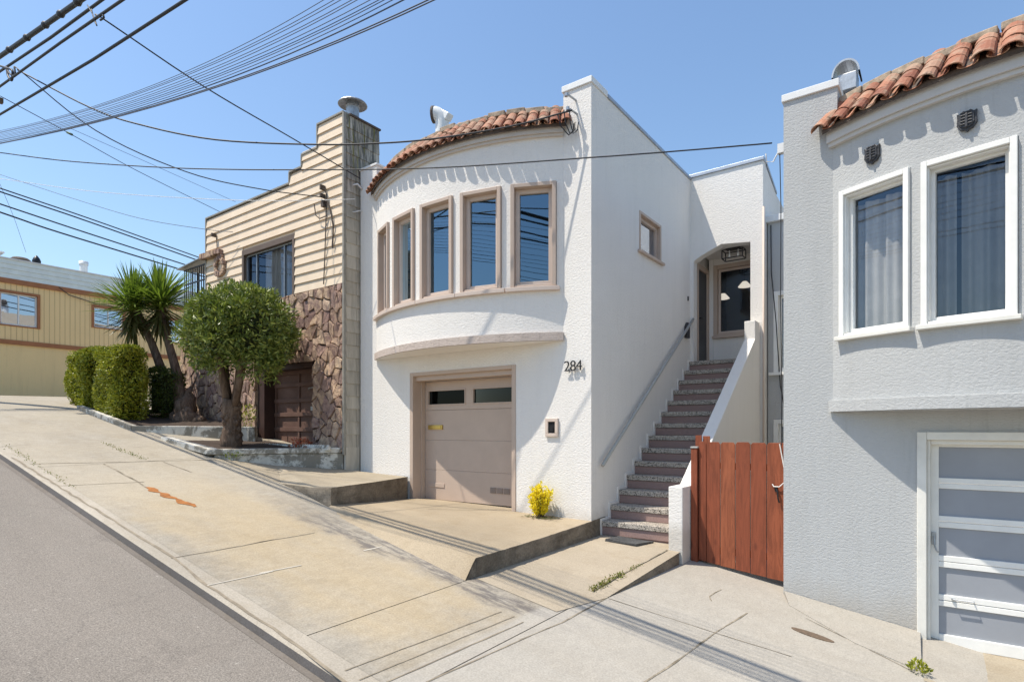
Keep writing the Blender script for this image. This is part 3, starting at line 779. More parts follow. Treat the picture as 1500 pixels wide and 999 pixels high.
# number 284
tc = bpy.data.curves.new('house_number', 'FONT'); tc.body = '284'; tc.size = .235; tc.extrude = .008; tc.offset = -.002; tc.space_character = .92
tc.materials.append(M['black'])
t0 = bpy.data.objects.new('house_number_text', tc); link(t0); bpy.context.view_layer.update()
me0 = bpy.data.meshes.new_from_object(t0.evaluated_get(bpy.context.evaluated_depsgraph_get())); bpy.data.objects.remove(t0)
me0.name = 'house_number'; to = bpy.data.objects.new('house_number', me0); link(to); to.parent = WH
to.rotation_euler = (R(90), 0, 0); to.location = Vector((-4.815, 7.955, .925))-world_loc(WH)

# niche box
q = MB(); q.box(-5.175, -4.935, 7.965, 8.0, -.105, -.05); q.box(-5.175, -4.935, 7.965, 8.0, .135, .19); q.box(-5.175, -5.12, 7.965, 8.0, -.05, .135); q.box(-4.99, -4.935, 7.965, 8.0, -.05, .135)
nb = q.build('niche_frame', M['taupe_light'], WH, bevel=.006)
q = MB(); q.box(-5.12, -4.99, 7.985, 7.997, -.05, .135, 0); q.box(-5.085, -5.03, 7.975, 7.984, -.02, .05, 0); q.build('niche_shade', M['dark'], nb)  # dark panel stands in for the shaded recess of the niche
# staircase
ST = MB(); 
SX0, SX1 = -4.35, -3.14; run, rise = .305, .2215
stair = None
q = MB(); q.add([(SX0+.004, 8.32, -1.9), (SX1-.004, 8.32, -1.9), (SX1-.004, 12.3, -1.9), (SX0+.004, 12.3, -1.9), (SX0+.004, 8.34, -1.66), (SX1-.004, 8.34, -1.66), (SX1-.004, 12.3, 1.2), (SX0+.004, 12.3, 1.2)], [(0, 1, 5, 4), (4, 5, 6, 7), (2, 3, 7, 6)])
stair = q.build('staircase', M['riser'], WH)
for i in range(14):
    y = 8.30+run*i; z = -1.425+rise*i; d = run+.03 if i < 13 else 1.35
    q = MB(); q.box(SX0+.005, SX1-.005, y, y+d, z-.085, z, 0); q.box(SX0+.006, SX1-.006, y+.022, y+.07, z-rise-.002, z-.086, 1)
    q.build('step', [M['terrazzo'], M['riser']], stair, bevel=.012)
q = MB()
for i in range(14):   # mortar skirting line on the flank wall
    y = 8.30+run*i; z = -1.425+rise*i
    q.box(SX0+.001, SX0+.02, y-.035, y+run-.036, z-rise-.02, z+.035)
q.build('stair_skirting', M['white_smooth'], stair)
q = MB(); q.prism([(-3.14, y, z) for y, z in [(8.05, -2.3), (8.05, -.80), (8.50, -.80), (12.02, 1.775), (12.02, 2.14), (12.385, 2.14), (12.385, -2.3)]], (.205, 0, 0))
q.build('stair_wall', M['white'], WH, bevel=.012)
# handrail
q = MB(); hp = [(-4.27, 8.22, -.55), (-4.27, 12.35, 2.36)]
q.tube([hp[0], hp[1]], .028, 10); q.build('handrail', M['rail'], WH, smooth=True)
q = MB()
for k in (.08, .5, .95):
    q = MB(); p = Vector(hp[0]).lerp(Vector(hp[1]), k); q.tube([p+Vector((0, 0, -.02)), p+Vector((-.02, 0, -.07)), p+Vector((-.08, 0, -.08))], .009, 6); q.build('rail_bracket', M['rail'], WH)
q = MB(); q.prism([(-4.345, y, z) for y, z in [(12.02, 1.93), (12.20, 1.93), (12.20, 2.16), (12.11, 2.26), (12.02, 2.16)]], (.06, 0, 0)); q.build('mail_box', M['door'], WH, bevel=.005)
q = MB(); q.box(-4.349, -4.33, 12.22, 12.26, 2.74, 2.83); q.build('doorbell', M['black'], WH)
# entry block
q = MB()
q.prism([(x, 12.4, z) for x, z in [(-4.35, 5.38), (-2.88, 5.38), (-2.88, -2.3), (-3.12, -2.3), (-3.12, 3.80), (-3.70, 3.86), (-4.10, 3.70), (-4.28, 3.60), (-4.28, 1.0), (-4.35, 1.0)]], (0, .22, 0))
q.prism([(-3.1, y, z) for y, z in [(12.62, 5.34), (12.62, -2.3), (16, -2.3), (16, 4.9), (14.4, 4.98), (13.55, 5.06)]], (.22, 0, 0))
q.box(-4.28, -3.1, 12.62, 13.5, 3.86, 3.95)                      # porch ceiling
q.box(-4.28, -4.18, 13.42, 13.55, 1.4, 3.86); q.box(-4.18, -3.1, 13.45, 13.55, 1.4, 2.12); q.box(-4.18, -3.1, 13.45, 13.55, 3.72, 3.86)
q.box(-4.5, -4.36, 12.401, 13.6, 1.0, 5.3)
q.build('entry_wall', M['white'], WH)
q = MB(); q.box(-4.36, -4.27, 12.66, 12.72, 1.46, 3.62); q.box(-4.36, -4.27, 13.32, 13.42, 1.46, 3.62); q.box(-4.36, -4.27, 12.72, 13.32, 3.52, 3.62)
q.box(-4.36, -4.18, 12.64, 13.42, 1.455, 1.49); df = q.build('door_frame', M['taupe'], WH, bevel=.005)
q = MB(); q.box(-4.36, -4.31, 12.72, 13.32, 1.492, 3.52)
for k in range(9): q.box(-4.312, -4.30, 12.73+k*.066, 12.785+k*.066, 1.5, 3.51)
d = q.build('front_door', M['door'], WH, bevel=.003)
q = MB(); q.tube([(-4.30, 12.80, 2.45), (-4.25, 12.80, 2.45), (-4.25, 12.92, 2.45)], .012, 8); q.build('door_handle', M['black'], d)
window(WH, (-3.64, 13.45), (1, 0), (0, -1), 1.08, 2.125, 3.715, 0, 0, M['taupe'], M['taupe_light'], M['glass_clear'], out=.03, dep=.1, cw=.09, sw=.05, sill=(.02, .07, .06))
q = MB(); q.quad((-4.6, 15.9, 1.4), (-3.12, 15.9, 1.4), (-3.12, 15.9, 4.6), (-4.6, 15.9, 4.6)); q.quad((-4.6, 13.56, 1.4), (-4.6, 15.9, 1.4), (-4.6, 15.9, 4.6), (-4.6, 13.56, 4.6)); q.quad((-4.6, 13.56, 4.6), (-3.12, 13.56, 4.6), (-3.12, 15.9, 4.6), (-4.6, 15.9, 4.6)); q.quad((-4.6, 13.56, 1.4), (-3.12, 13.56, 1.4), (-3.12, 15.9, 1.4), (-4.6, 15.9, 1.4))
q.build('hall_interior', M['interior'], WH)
# porch light
q = MB(); x0, x1, y0, y1, z0, z1 = -3.78, -3.36, 12.72, 12.98, 3.64, 3.82; e = .009
for x in (x0, x1):
    for y in (y0, y1): q.box(x-e, x+e, y-e, y+e, z0, z1)
for z in (z0, z1):
    for y in (y0, y1): q.box(x0+e, x1-e, y-e, y+e, z-e, z+e)
    for x in (x0, x1): q.box(x-e, x+e, y0+e, y1-e, z-e, z+e)
q.box(x0+.06, x1-.06, y0+.05, y1-.05, 3.835, 3.858)
pl = q.build('porch_light', M['black'], WH)
q = MB(); 
for x in (-3.66, -3.48):
    q = MB(); q.lathe((x, 12.85, 3.70), [(0, -.03), (.022, -.015), (.026, .02), (.012, .06), (.012, .13)], 10); q.build('bulb', M['white_metal'], pl, smooth=True)
q = MB(); q.tube([(-2.868, 12.395, 4.45), (-2.868, 12.395, -2.0)], .018, 8); q.build('downpipe', M['taupe_light'], WH, smooth=True)
# flue with elbow
q = MB(); q.lathe((-8.86, 9.5, 4.55), [(.15, 0), (.15, 2.24)], 18); q.tube([(-8.86, 9.5, 6.74), (-8.88, 9.49, 6.86), (-8.96, 9.45, 6.93), (-9.03, 9.41, 6.94)], [.15, .155, .165, .17], 16, 0, False)
fl = q.build('flue', M['white_metal'], WH, smooth=True)
q = MB(); q.tube([(-9.0, 9.425, 6.938), (-9.055, 9.40, 6.94)], [.175, .178], 16, 0, True); q.build('flue_mouth', M['rust'], fl, smooth=True)  # dark disc stands in for the shade inside the open pipe
q = MB(); q.prism([(x, 9.42, z) for x, z in [(-9.0, 7.14), (-8.60, 6.86), (-8.70, 6.74), (-8.98, 6.98)]], (0, .18, 0)); q.build('flue_hood', M['white_metal'], fl, bevel=.02)
# insulator brackets and their looped leads on the right pilaster
q = MB()
for (x, z) in ((-4.62, 5.15), (-4.60, 4.93)):
    q = MB(); q.tube([(x, 8.0, z), (x-.03, 7.86, z+.02), (x-.05, 7.80, z+.02)], .016, 8); q.lathe((x-.05, 7.8, z-.02), [(0, 0), (.03, .01), (.03, .06), (0, .07)], 8)
    q.build('service_bracket', M['steel'], WH)
q = MB()
for k, (x0, z0, x1, z1) in enumerate([(-4.84, 4.93, -4.68, 4.58), (-4.72, 4.95, -4.66, 4.60), (-4.62, 4.92, -4.60, 4.58)]):
    q.tube([(x0, 7.80, z0), (x0+(x1-x0)*.3, 7.82, z0-.2), (x1, 7.88, z1), (x1+.05, 7.93, z1+.06), (x1+.04, 7.97, z1+.2)], .009, 6)
q.build('service_lead', M['wire'], WH)
q = MB(); q.tube([(-9.72, 7.99, 5.0), (-9.74, 7.9, 5.08), (-9.86, 7.84, 5.06), (-9.9, 7.86, 4.9), (-9.88, 7.95, 4.6)], .02, 8); q.build('service_conduit', M['white_cable'], WH, smooth=True); q = MB(); q.tube([(-9.7, 7.98, 4.55), (-9.8, 7.85, 4.5), (-9.95, 7.8, 4.55), (-10.2, 7.7, 4.56)], .012, 6)
q.build('service_conduit', M['white_cable'], WH, smooth=True)

# ================================================================== TAN HOUSE
TH = thing('tan_house', (-12.6, 7.63, -.4), 'tan lap sided house with stepped gable and brown flagstone around a brown garage', 'house')
YF = 7.63
def tanleft(z):
    return -15.43 if z < 5.48 else (-11.72 if z < 5.72 else (-11.26 if z < 5.98 else -10.70))
wx0, wx1, wz0, wz1 = -13.68, -11.52, 2.55, 4.34
mb = MB(); z = 3.0; dz_ = .2035; k = 0
stops = [3.0+i*dz_ for i in range(18)]
def lap(x0, x1, za, zb):
    mb.add([(x0, YF-.030, za), (x1, YF-.030, za), (x1, YF-.002, zb), (x0, YF-.002, zb), (x0, YF+.02, za), (x1, YF+.02, za), (x1, YF+.02, zb), (x0, YF+.02, zb)],
           [(0, 1, 2, 3), (0, 4, 5, 1), (1, 5, 6, 2), (0, 3, 7, 4), (3, 2, 6, 7)])
levels = sorted(set([3.0+i*dz_ for i in range(18)]))
for i in range(17):
    za, zb = levels[i], min(levels[i+1], 6.46)
    xl = tanleft((za+zb)/2)
    segs = [(xl, -9.835)]
    if zb > wz0 and za < wz1 and xl < wx0: segs = [(xl, wx0), (wx1, -9.835)]
    for a, b in segs: lap(a, b, za, zb)
mb.build('siding', M['siding'], TH)
mb = MB(); mb.box(-15.43, -9.83, YF+.021, 7.95, .0, 5.46) if False else None
mb = MB()
# sheathing behind the siding, leaving window and garage openings
mb.box(-15.43, wx0, YF+.0215, 7.95, -.6, 5.46); mb.box(wx0, wx1, YF+.021, 7.95, 1.50, wz0); mb.box(wx0, wx1, YF+.021, 7.95, wz1, 5.46); mb.box(wx1, -9.84, YF+.021, 7.95, 1.50, 5.46)
mb.box(-11.72, -9.84, YF+.021, 7.72, 5.461, 5.70); mb.box(-11.26, -9.84, YF+.021, 7.72, 5.701, 5.96); mb.box(-10.70, -9.84, YF+.021, 7.72, 5.961, 6.44)
mb.box(-13.07, -10.86, YF+.25, 7.95, 1.4, 1.499); mb.box(-10.86, -9.84, YF+.021, 7.95, -.9, 1.499)
mb.box(-15.43, -15.2, 7.951, 14, -.6, 5.4); mb.box(-10.1, -9.87, 7.951, 14, -.9, 5.2)
mb.build('wall', M['siding'], TH)
mb = MB(); mb.box(-15.2, -10.1, 7.951, 14, 5.0, 5.1); mb.build('flat_roof', M['roof_flat'], TH)
mb = MB(); e = .035
for x0, x1, z in ((-15.45, -11.72, 5.475), (-11.73, -11.26, 5.72), (-11.27, -10.70, 5.98), (-10.71, -9.83, 6.465)): mb.box(x0, x1, YF-.035, YF+.12, z, z+e)
for x, z0, z1 in ((-11.74, 5.51, 5.719), (-11.28, 5.756, 5.979), (-10.72, 6.016, 6.464)): mb.box(x, x+.035, YF-.034, YF+.11, z0, z1)
mb.box(-15.46, -15.42, YF-.034, YF+.1, 2.9, 5.474); mb.box(-9.845, -9.80, YF-.036, YF+.02, -.5, 6.464)
mb.build('coping', plain('coping_metal', (.30, .28, .24), .6, .2, 8, .05), TH)

# flagstone facing: voronoi stones
def vor(x0, x1, z0, z1, cw, chh, rng, hole=None):
    pts = []; nx = int((x1-x0)/cw)+3; nz = int((z1-z0)/chh)+3
    for i in range(-1, nx):
        for j in range(-1, nz):
            pts.append((x0+(i+.5+(.5 if j % 2 else 0)+rng.uniform(-.5, .5))*cw, z0+(j+.5+rng.uniform(-.5, .5))*chh))
    asp = cw/chh; cells = []
    def clip(poly, a, b, c):   # keep a*x+b*z<=c
        out = []
        for i in range(len(poly)):
            p, q = poly[i], poly[(i+1) % len(poly)]
            dp, dq = a*p[0]+b*p[1]-c, a*q[0]+b*q[1]-c
            if dp <= 0: out.append(p)
            if dp*dq < 0:
                t = dp/(dp-dq); out.append((p[0]+(q[0]-p[0])*t, p[1]+(q[1]-p[1])*t))
        return out
    for p in pts:
        poly = [(x0, z0), (x1, z0), (x1, z1), (x0, z1)]
        for q in pts:
            if q is p: continue
            dx, dy = q[0]-p[0], (q[1]-p[1])*asp*asp
            if abs(q[0]-p[0]) > 4*cw or abs(q[1]-p[1]) > 4*chh: continue
            mx, mz = (p[0]+q[0])/2, (p[1]+q[1])/2
            poly = clip(poly, dx, dy, dx*mx+dy*mz)
            if len(poly) < 3: break
        if len(poly) < 3: continue
        if hole:
            hx0, hx1, hz1 = hole
            cx = sum(a for a, _ in poly)/len(poly); cz = sum(b for _, b in poly)/len(poly)
            if hx0 < cx < hx1 and cz < hz1:
                dl, dr, dt = cx-hx0, hx1-cx, hz1-cz; m = min(dl, dr, dt)
                if m > .16: continue
                poly = clip(poly, 1, 0, hx0) if m == dl else (clip(poly, -1, 0, -hx1) if m == dr else clip(poly, 0, -1, -hz1))
            else:
                if cx <= hx0 and cz < hz1+.1: poly = clip(poly, 1, 0, hx0)
                elif cx >= hx1 and cz < hz1+.1: poly = clip(poly, -1, 0, -hx1)
                elif cz >= hz1: poly = clip(poly, 0, -1, -hz1)
        if len(poly) >= 3: cells.append(poly)
    return cells
def stones(mb, cells, y, rng):
    for poly in cells:
        cx = sum(a for a, _ in poly)/len(poly); cz = sum(b for _, b in poly)/len(poly)
        rad = sum(math.hypot(a-cx, b-cz) for a, b in poly)/len(poly)
        if rad < .03: continue
        g = max(.6, 1-.011/rad); g2 = max(.5, 1-.021/rad); h = rng.uniform(.04, .075); tx, tz = rng.uniform(-.1, .1), rng.uniform(-.1, .1)
        n = len(poly)
        # split edges for a ragged outline
        P = []
        for i in range(n):
            a, b = poly[i], poly[(i+1) % n]; P.append(a)
            if math.hypot(a[0]-b[0], a[1]-b[1]) > .12: P.append(((a[0]+b[0])/2+rng.uniform(-.02, .02), (a[1]+b[1])/2+rng.uniform(-.02, .02)))
        n = len(P)
        base = [(cx+(a-cx)*g, y, cz+(b-cz)*g) for a, b in P]
        mid = [(cx+(a-cx)*g*.985, y-h*.6, cz+(b-cz)*g*.985) for a, b in P]
        top = [(cx+(a-cx)*g2, y-h-tx*(a-cx)-tz*(b-cz)+rng.uniform(-.006, .006), cz+(b-cz)*g2) for a, b in P]
        vs = base+mid+top+[(cx+rng.uniform(-.3, .3)*rad, y-h-rng.uniform(-.003, .008), cz+rng.uniform(-.3, .3)*rad)]
        fs = []
        for r in (0, 1):
            fs += [(r*n+i, r*n+(i+1) % n, (r+1)*n+(i+1) % n, (r+1)*n+i) for i in range(n)]
        fs += [(2*n+i, 2*n+(i+1) % n, 3*n) for i in range(n)]
        mb.add(vs, fs)
rng = random.Random(5)
mb = MB()
stones(mb, vor(-15.43, -9.84, -.45, 3.0, .20, .27, rng, (-13.07, -10.86, 1.47)), YF+.022, rng)
mb2 = MB()
stone = mb.build('stone_facing', M['stone'], TH)
mb2 = MB(); mb2.box(-15.42, -13.08, YF+.012, YF+.0205, -.5, 2.99); mb2.box(-13.07, wx0 if False else -10.87, YF+.012, YF+.0205, 1.48, 2.50); mb2.box(-11.5, -9.85, YF+.012, YF+.0205, 2.5, 2.99); mb2.box(-10.85, -9.85, YF+.012, YF+.0205, -.9, 2.49); mb2.build('mortar_bed', M['mortar'], stone)
# window
b = MB(); P = ((wx0+wx1)/2, YF); 
w = window(TH, P, (1, 0), (0, -1), wx1-wx0, wz0, wz1, 0, 0, plain('brown_window_frame', (.14, .10, .075), .6, .1, 5, 0), M['steel'], M['glass_thin'], out=.03, dep=.10, cw=.08, sw=.03, mull=(.22, .79), top_extra=.05)
q = MB(); q.box(wx0+.14, wx0+1.7, YF+.082, YF+.1, 2.86, 2.9); q.build('transom', M['steel'], w)
q = MB(); q.quad((-15, 8.6, 2.3), (-10.3, 8.6, 2.3), (-10.3, 8.6, 4.8), (-15, 8.6, 4.8)); q.quad((-15, 7.96, 2.3), (-10.3, 7.96, 2.3), (-10.3, 8.6, 2.3), (-15, 8.6, 2.3)); q.quad((-15, 7.96, 4.8), (-10.3, 7.96, 4.8), (-10.3, 8.6, 4.8), (-15, 8.6, 4.8)); q.build('interior_wall', M['interior'], TH)
# garage door
q = MB(); gy = YF+.30
q.box(-13.07, -12.80, YF+.03, YF+.34, -.55, 1.47); q.box(-10.94, -10.86, YF+.05, YF+.34, -.55, 1.47); q.box(-12.80, -10.94, YF+.03, YF+.34, 1.36, 1.47)
q.build('garage_casing', plain('dark_brown_frame', (.055, .028, .022), .6, .2, 6, .05), TH)
q = MB(); q.box(-12.80, -10.94, gy+.02, gy+.06, -.40, 1.36)
hs = [-.40, -.02, .38, .74, 1.0, 1.36]
for h in (-.37, .02, .36, .68, 1.04, 1.32): q.box(-12.79, -10.95, gy-.022, gy+.02, h-.045, h+.045)
for x in (-12.78, -11.86, -10.98): q.box(x, x+.06, gy-.012, gy+.02, -.40, 1.36)
gd2 = q.build('garage_door', M['brown_door'], TH, bevel=.004)
q = MB(); q.tube([(-11.45, gy, .9), (-11.4, gy-.05, .93), (-11.2, gy-.05, .95), (-11.15, gy, .93)], .012, 6); q.build('handle', M['steel'], gd2); q = MB(); q.box(-11.40, -11.18, gy+.005, gy+.018, .44, .53); q.build('mail_slot', M['steel'], gd2)
for x in (-12.55, -11.55):
    q = MB(); q.box(x, x+.25, gy+.005, gy+.018, -.30, -.14); q.build('vent_plate', M['brown_door'], gd2)
# chimney / flank of cement shingles
q = MB(); zc = -.35; row = 0
rng = random.Random(9)
while zc < 6.44:
    zt = min(zc+.262, 6.46); y = 7.655-.2+.0; cur = 7.665
    cuts = [7.665, 8.02+rng.uniform(-.06, .06) if row % 2 else 8.2+rng.uniform(-.06, .06), 8.55]
    if zc < 5.2: cuts = [7.665, 7.93+(.12 if row % 2 else 0), 8.35]
    for a, b in zip(cuts, cuts[1:]):
        q.add([(-9.808, a+.004, zc), (-9.808, b-.004, zc), (-9.824, b-.004, zt), (-9.824, a+.004, zt), (-9.84, a+.004, zc), (-9.84, b-.004, zc), (-9.84, b-.004, zt), (-9.84, a+.004, zt)], [(0, 1, 2, 3), (0, 4, 5, 1), (1, 5, 6, 2), (0, 3, 7, 4)])
    zc += .262; row += 1
sh = q.build('shingle_wall', M['shingle'], TH)
q = MB(); q.box(-10.66, -9.842, 7.722, 8.55, 5.0, 6.462); q.box(-9.868, -9.842, 7.66, 8.5, -.9, 5.0); q.box(-9.845, -9.80, 7.64, 8.0, -1.1, -.35); q.build('chimney_stack', M['shingle'], TH)
q = MB(); q.box(-10.70, -9.80, 7.645, 7.71, 6.462, 6.49) if False else q.box(-10.68, -9.79, 7.755, 8.57, 6.464, 6.50); q.build('chimney_rim', M['rust'], TH)
q = MB(); q.lathe((-10.05, 8.02, 6.50), [(.18, 0), (.17, .04), (.135, .10), (.135, .30), (.15, .31), (.15, .33), (.12, .33), (.12, .30)], 20)
q.lathe((-10.05, 8.02, 6.50), [(.0, .47), (.16, .445), (.29, .385), (.305, .36), (.29, .355), (.16, .40), (.0, .42)], 24)
for k in range(4):
    a = k*math.pi/2; q.box(-10.05+.13*math.cos(a)-.01, -10.05+.13*math.cos(a)+.01, 8.02+.13*math.sin(a)-.01, 8.02+.13*math.sin(a)+.01, 6.8, 6.9)
q.build('chimney_cap', M['steel'], TH, smooth=False)
# stone ring ornament on the siding, little stone hood
q = MB()
cx, cz = -14.68, 4.13
for k in range(14):
    a = 2*math.pi*k/14; a2 = a+2*math.pi/14*.9; r0, r1 = .15+rng.uniform(-.01, .02), .27+rng.uniform(-.03, .04)
    pts = [(cx+r*math.cos(t)*.92, YF-.02, cz+r*math.sin(t)) for r, t in ((r0, a), (r1, a), (r1*1.02, (a+a2)/2), (r1, a2), (r0, a2))]
    q.prism(pts, (0, -.07-rng.uniform(0, .03), 0))
for k in range(8):
    x = -15.55+k*.125; q.box(x, x+.115, YF-.14-rng.uniform(0, .03), YF-.02, 4.40+rng.uniform(-.015, .015), 4.53+rng.uniform(-.02, .03))
q.build('stone_ornament', M['stone'], TH, bevel=.012)
# barred porch at the far side with its tin awning
q = MB(); q.box(-16.95, -15.47, 7.72, 7.95, -.2, 2.75); 
q.build('porch_wall', M['mortar'], TH)
q = MB(); stones(q, vor(-16.95, -15.47, -.1, 2.72, .30, .34, rng), 7.72, rng); q.build('porch_stone', M['stone'], TH)
q = MB()
for k in range(13): x = -16.9+k*.117; q.box(x-.01, x+.01, 7.74, 7.76, 2.75, 4.42)
for z in (2.85, 3.45, 4.0, 4.4): q.box(-16.92, -15.48, 7.735, 7.765, z-.016, z+.016)
for k in range(10): y = 7.8+k*.16; q.box(-16.92, -16.90, y-.01, y+.01, 2.75, 4.42)
q.build('iron_grille', M['black'], TH)
q = MB(); q.hexa((-17.1, 7.62, 4.43), (-15.5, 7.62, 4.55), (-15.5, 8.5, 4.60), (-17.1, 8.5, 4.48), (-17.1, 7.62, 4.455), (-15.5, 7.62, 4.575), (-15.5, 8.5, 4.625), (-17.1, 8.5, 4.505)); q.build('awning', M['steel'], TH)
q = MB(); q.box(-16.95, -15.47, 9.4, 9.6, -.2, 3.4); q.build('porch_back_wall', M['siding'], TH)
# service leads on the siding
q = MB(); y = YF-.05
q.tube([(-10.42, y-.08, 5.03), (-10.36, y-.03, 5.0), (-10.34, y, 4.9), (-10.36, y, 4.35), (-10.40, y, 3.6), (-10.44, y, 3.05)], .012, 6)
q.tube([(-10.44, y-.06, 4.80), (-10.30, y, 4.74), (-10.18, y, 4.45), (-10.12, y, 4.2), (-10.14, y, 3.75)], .016, 6)
q.tube([(-10.72, y-.03, 4.78), (-10.64, y-.05, 4.52), (-10.5, y-.05, 4.42), (-10.36, y, 4.46)], .012, 6)
q.box(-10.47, -10.38, y-.05, y+.02, 4.66, 4.78); q.box(-10.44, -10.40, y-.1, y+.02, 5.0, 5.1); q.box(-10.44, -10.40, y-.1, y+.02, 4.84, 4.92)
q.build('service_lead', M['rust'], TH); q = MB(); q.tube([(-14.9, y-.08, 4.93), (-14.84, y, 4.9), (-14.80, y, 4.4), (-14.76, y, 4.0)], .008, 6); q.box(-14.93, -14.87, y-.1, y+.02, 4.9, 4.98)
q.build('service_lead', M['rust'], TH)

# ================================================================== GREY HOUSE
GH = thing('grey_house', (1.13, 8.13, -2.5), 'pale grey stucco house with two white framed bay windows and a panelled garage door', 'house')
c2 = (1.13, 8.13-.62+RB); YG = 8.13
mb = MB()
mb.prism([(x, YG, z) for x, z in [(-1.64, -3.0), (-.23, -3.0), (-.23, -.02), (2.5, -.02), (2.5, -3.4), (4.0, -3.4), (4.0, 4.2), (3.4, 4.2), (3.4, .30), (-1.08, .30), (-1.03, 4.19), (-1.64, 4.19)]], (0, .3, 0))
mb.box(-1.64, -1.40, 8.43, 14, -3.0, 4.19); mb.box(-1.40, -1.03, 8.43, 9.6, .3, 4.19); mb.box(3.7, 4.0, 8.43, 14, -3.4, 4.2)
mb.build('wall', M['grey'], GH)
mb = MB(); mb.box(-1.66, -1.01, 8.105, 8.45, 4.192, 4.285); mb.box(-1.66, -1.01, 8.45, 9.62, 4.192, 4.285); mb.build('parapet_cap', M['cap'], GH, bevel=.008)
gw = [(-30.0, -19.3), (-18.0, -7.1), (-5.6, 5.6), (7.1, 18.0), (19.3, 30.0)]
mb = MB(); bay_wall(mb, c2, gw, .30, 1.12, 2.87, 3.62)
mb.build('bay_wall', M['grey'], GH)
mb = MB(); arcband(mb, c2, RB-.5, RB+.05, -31.6, HALF, .225, .36, 0, 1, True, .225, .41)
mb.prism([(x, y, .235) for x, y in [arc(c2, RB-.48, -24+48*i/30) for i in range(31)]], (0, 0, .05))
mb.build('belt_course', M['grey'], GH)
mb = MB(); mb.poly([(x, y, .221) for x, y in [arc(c2, RB+.03, -HALF+HALF*2*i/40) for i in range(41)]]+[(3.38, 8.128, .221), (-1.06, 8.128, .221)]); mb.build('bay_soffit', M['grey'], GH)
mb = MB(); arcband(mb, c2, RB-.05, RB+.055, -31.6, HALF, 3.455, 3.50); arcband(mb, c2, RB-.05, RB+.085, -31.6, HALF, 3.502, 3.665); mb.build('fascia', M['grey_trim'], GH)
tile_roof(GH, c2, -31.9, 32, RB+.175, 3.62, RB-.22, 4.02, 3.0, 3, .095)
mb = MB(); mb.box(-1.4, 3.7, 8.6, 14, 3.4, 3.5); mb.build('flat_roof', M['roof_flat'], GH)
for i, (a, b) in enumerate(gw):
    pa, pb = arc(c2, RB, a), arc(c2, RB, b); mid = ((pa[0]+pb[0])/2, (pa[1]+pb[1])/2)
    L = math.hypot(pb[0]-pa[0], pb[1]-pa[1]); t = ((pb[0]-pa[0])/L, (pb[1]-pa[1])/L); nn = (t[1], -t[0])
    w = window(GH, mid, t, nn, L-.01, 1.125, 2.868, 0, 0, M['white_paint'], M['white_paint'], M['glass_clear'], out=.045, dep=.14, cw=.058, sw=.05, sill=(.035, .085, .05), msill=M['cream_trim'])
    q = MB(); e = .058
    for (u0, u1, z0, z1) in ((-L/2+e, -L/2+e+.018, 1.17, 2.808), (L/2-e-.018, L/2-e, 1.17, 2.808), (-L/2+e+.018, L/2-e-.018, 2.79, 2.808)):
        q.obox(mid, t, nn, u0, u1, -.06, .012, z0, z1)
    q.build('inner_moulding', M['white_paint'], w, bevel=.006)
    if i < 2:
        # hanging curtains just behind the glass
        cb = MB(); n_ = 70; u0, u1 = -L/2+.02, L/2-.02
        rr = random.Random(20+i)
        def off(f): return -.26-.035*math.sin(f*(19 if i == 0 else 15)+i)-.02*math.sin(f*41+2)
        for k in range(n_):
            f0, f1 = k/n_, (k+1)/n_
            ua, ub = u0+(u1-u0)*f0, u0+(u1-u0)*f1
            pts = []
            for u, f, z in ((ua, f0, 1.0), (ub, f1, 1.0), (ub, f1, 2.74), (ua, f0, 2.74)):
                o = off(f); pts.append((mid[0]+t[0]*u+nn[0]*o, mid[1]+t[1]*u+nn[1]*o, z))
            if (i == 1 and .30 < f0 < .36): continue
            cb.quad(*pts, 0)
        tag(cb.build('curtain', M['curtain_dark'] if i == 5 else M['curtain'], loc=(mid[0], mid[1]+.3, 1.0), smooth=True), ['pale curtain hanging behind the left grey house window', 'pale curtain hanging behind the right grey house window'][i], 'curtain', 'curtains in the grey bay')
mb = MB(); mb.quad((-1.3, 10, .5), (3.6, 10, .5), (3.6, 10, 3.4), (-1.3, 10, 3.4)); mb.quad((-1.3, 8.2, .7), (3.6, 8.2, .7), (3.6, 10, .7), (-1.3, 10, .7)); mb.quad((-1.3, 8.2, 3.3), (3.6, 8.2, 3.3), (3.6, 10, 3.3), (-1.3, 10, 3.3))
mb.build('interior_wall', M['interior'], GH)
# shields
for ph, zc in ((-24.6, 3.165), (-12.5, 3.165)):
    P = arc(c2, RB, ph); t = (math.cos(R(ph)), math.sin(R(ph))); nn = (math.sin(R(ph)), -math.cos(R(ph)))
    out = [(-.085, .085), (-.06, .075), (-.03, .10), (0, .085), (.03, .10), (.06, .075), (.085, .085), (.08, .03), (.085, -.04), (.055, -.09), (.02, -.10), (0, -.12), (-.02, -.10), (-.055, -.09), (-.085, -.04), (-.08, .03)]
    def W(u, z, o): return (P[0]+t[0]*u+nn[0]*o, P[1]+t[1]*u+nn[1]*o, zc+z)
    q = MB(); q.prism([W(u, z, .0) for u, z in out], (nn[0]*.035, nn[1]*.035, 0))
    rr = random.Random(int(ph*10))
    for s in (1,):
        o2 = [(u*.78, z*.78) for u, z in out]; q.prism([W(u, z, .036) for u, z in o2], (nn[0]*.012, nn[1]*.012, 0))
    for k in range(5):
        z = -.05+k*.03; q.obox(P, t, nn, -.05, .05, .048, .058, zc+z, zc+z+.013)
    q.obox(P, t, nn, -.012, .012, .048, .064, zc-.08, zc+.06)
    q.build('shield_ornament', M['shield'], GH, bevel=.006)
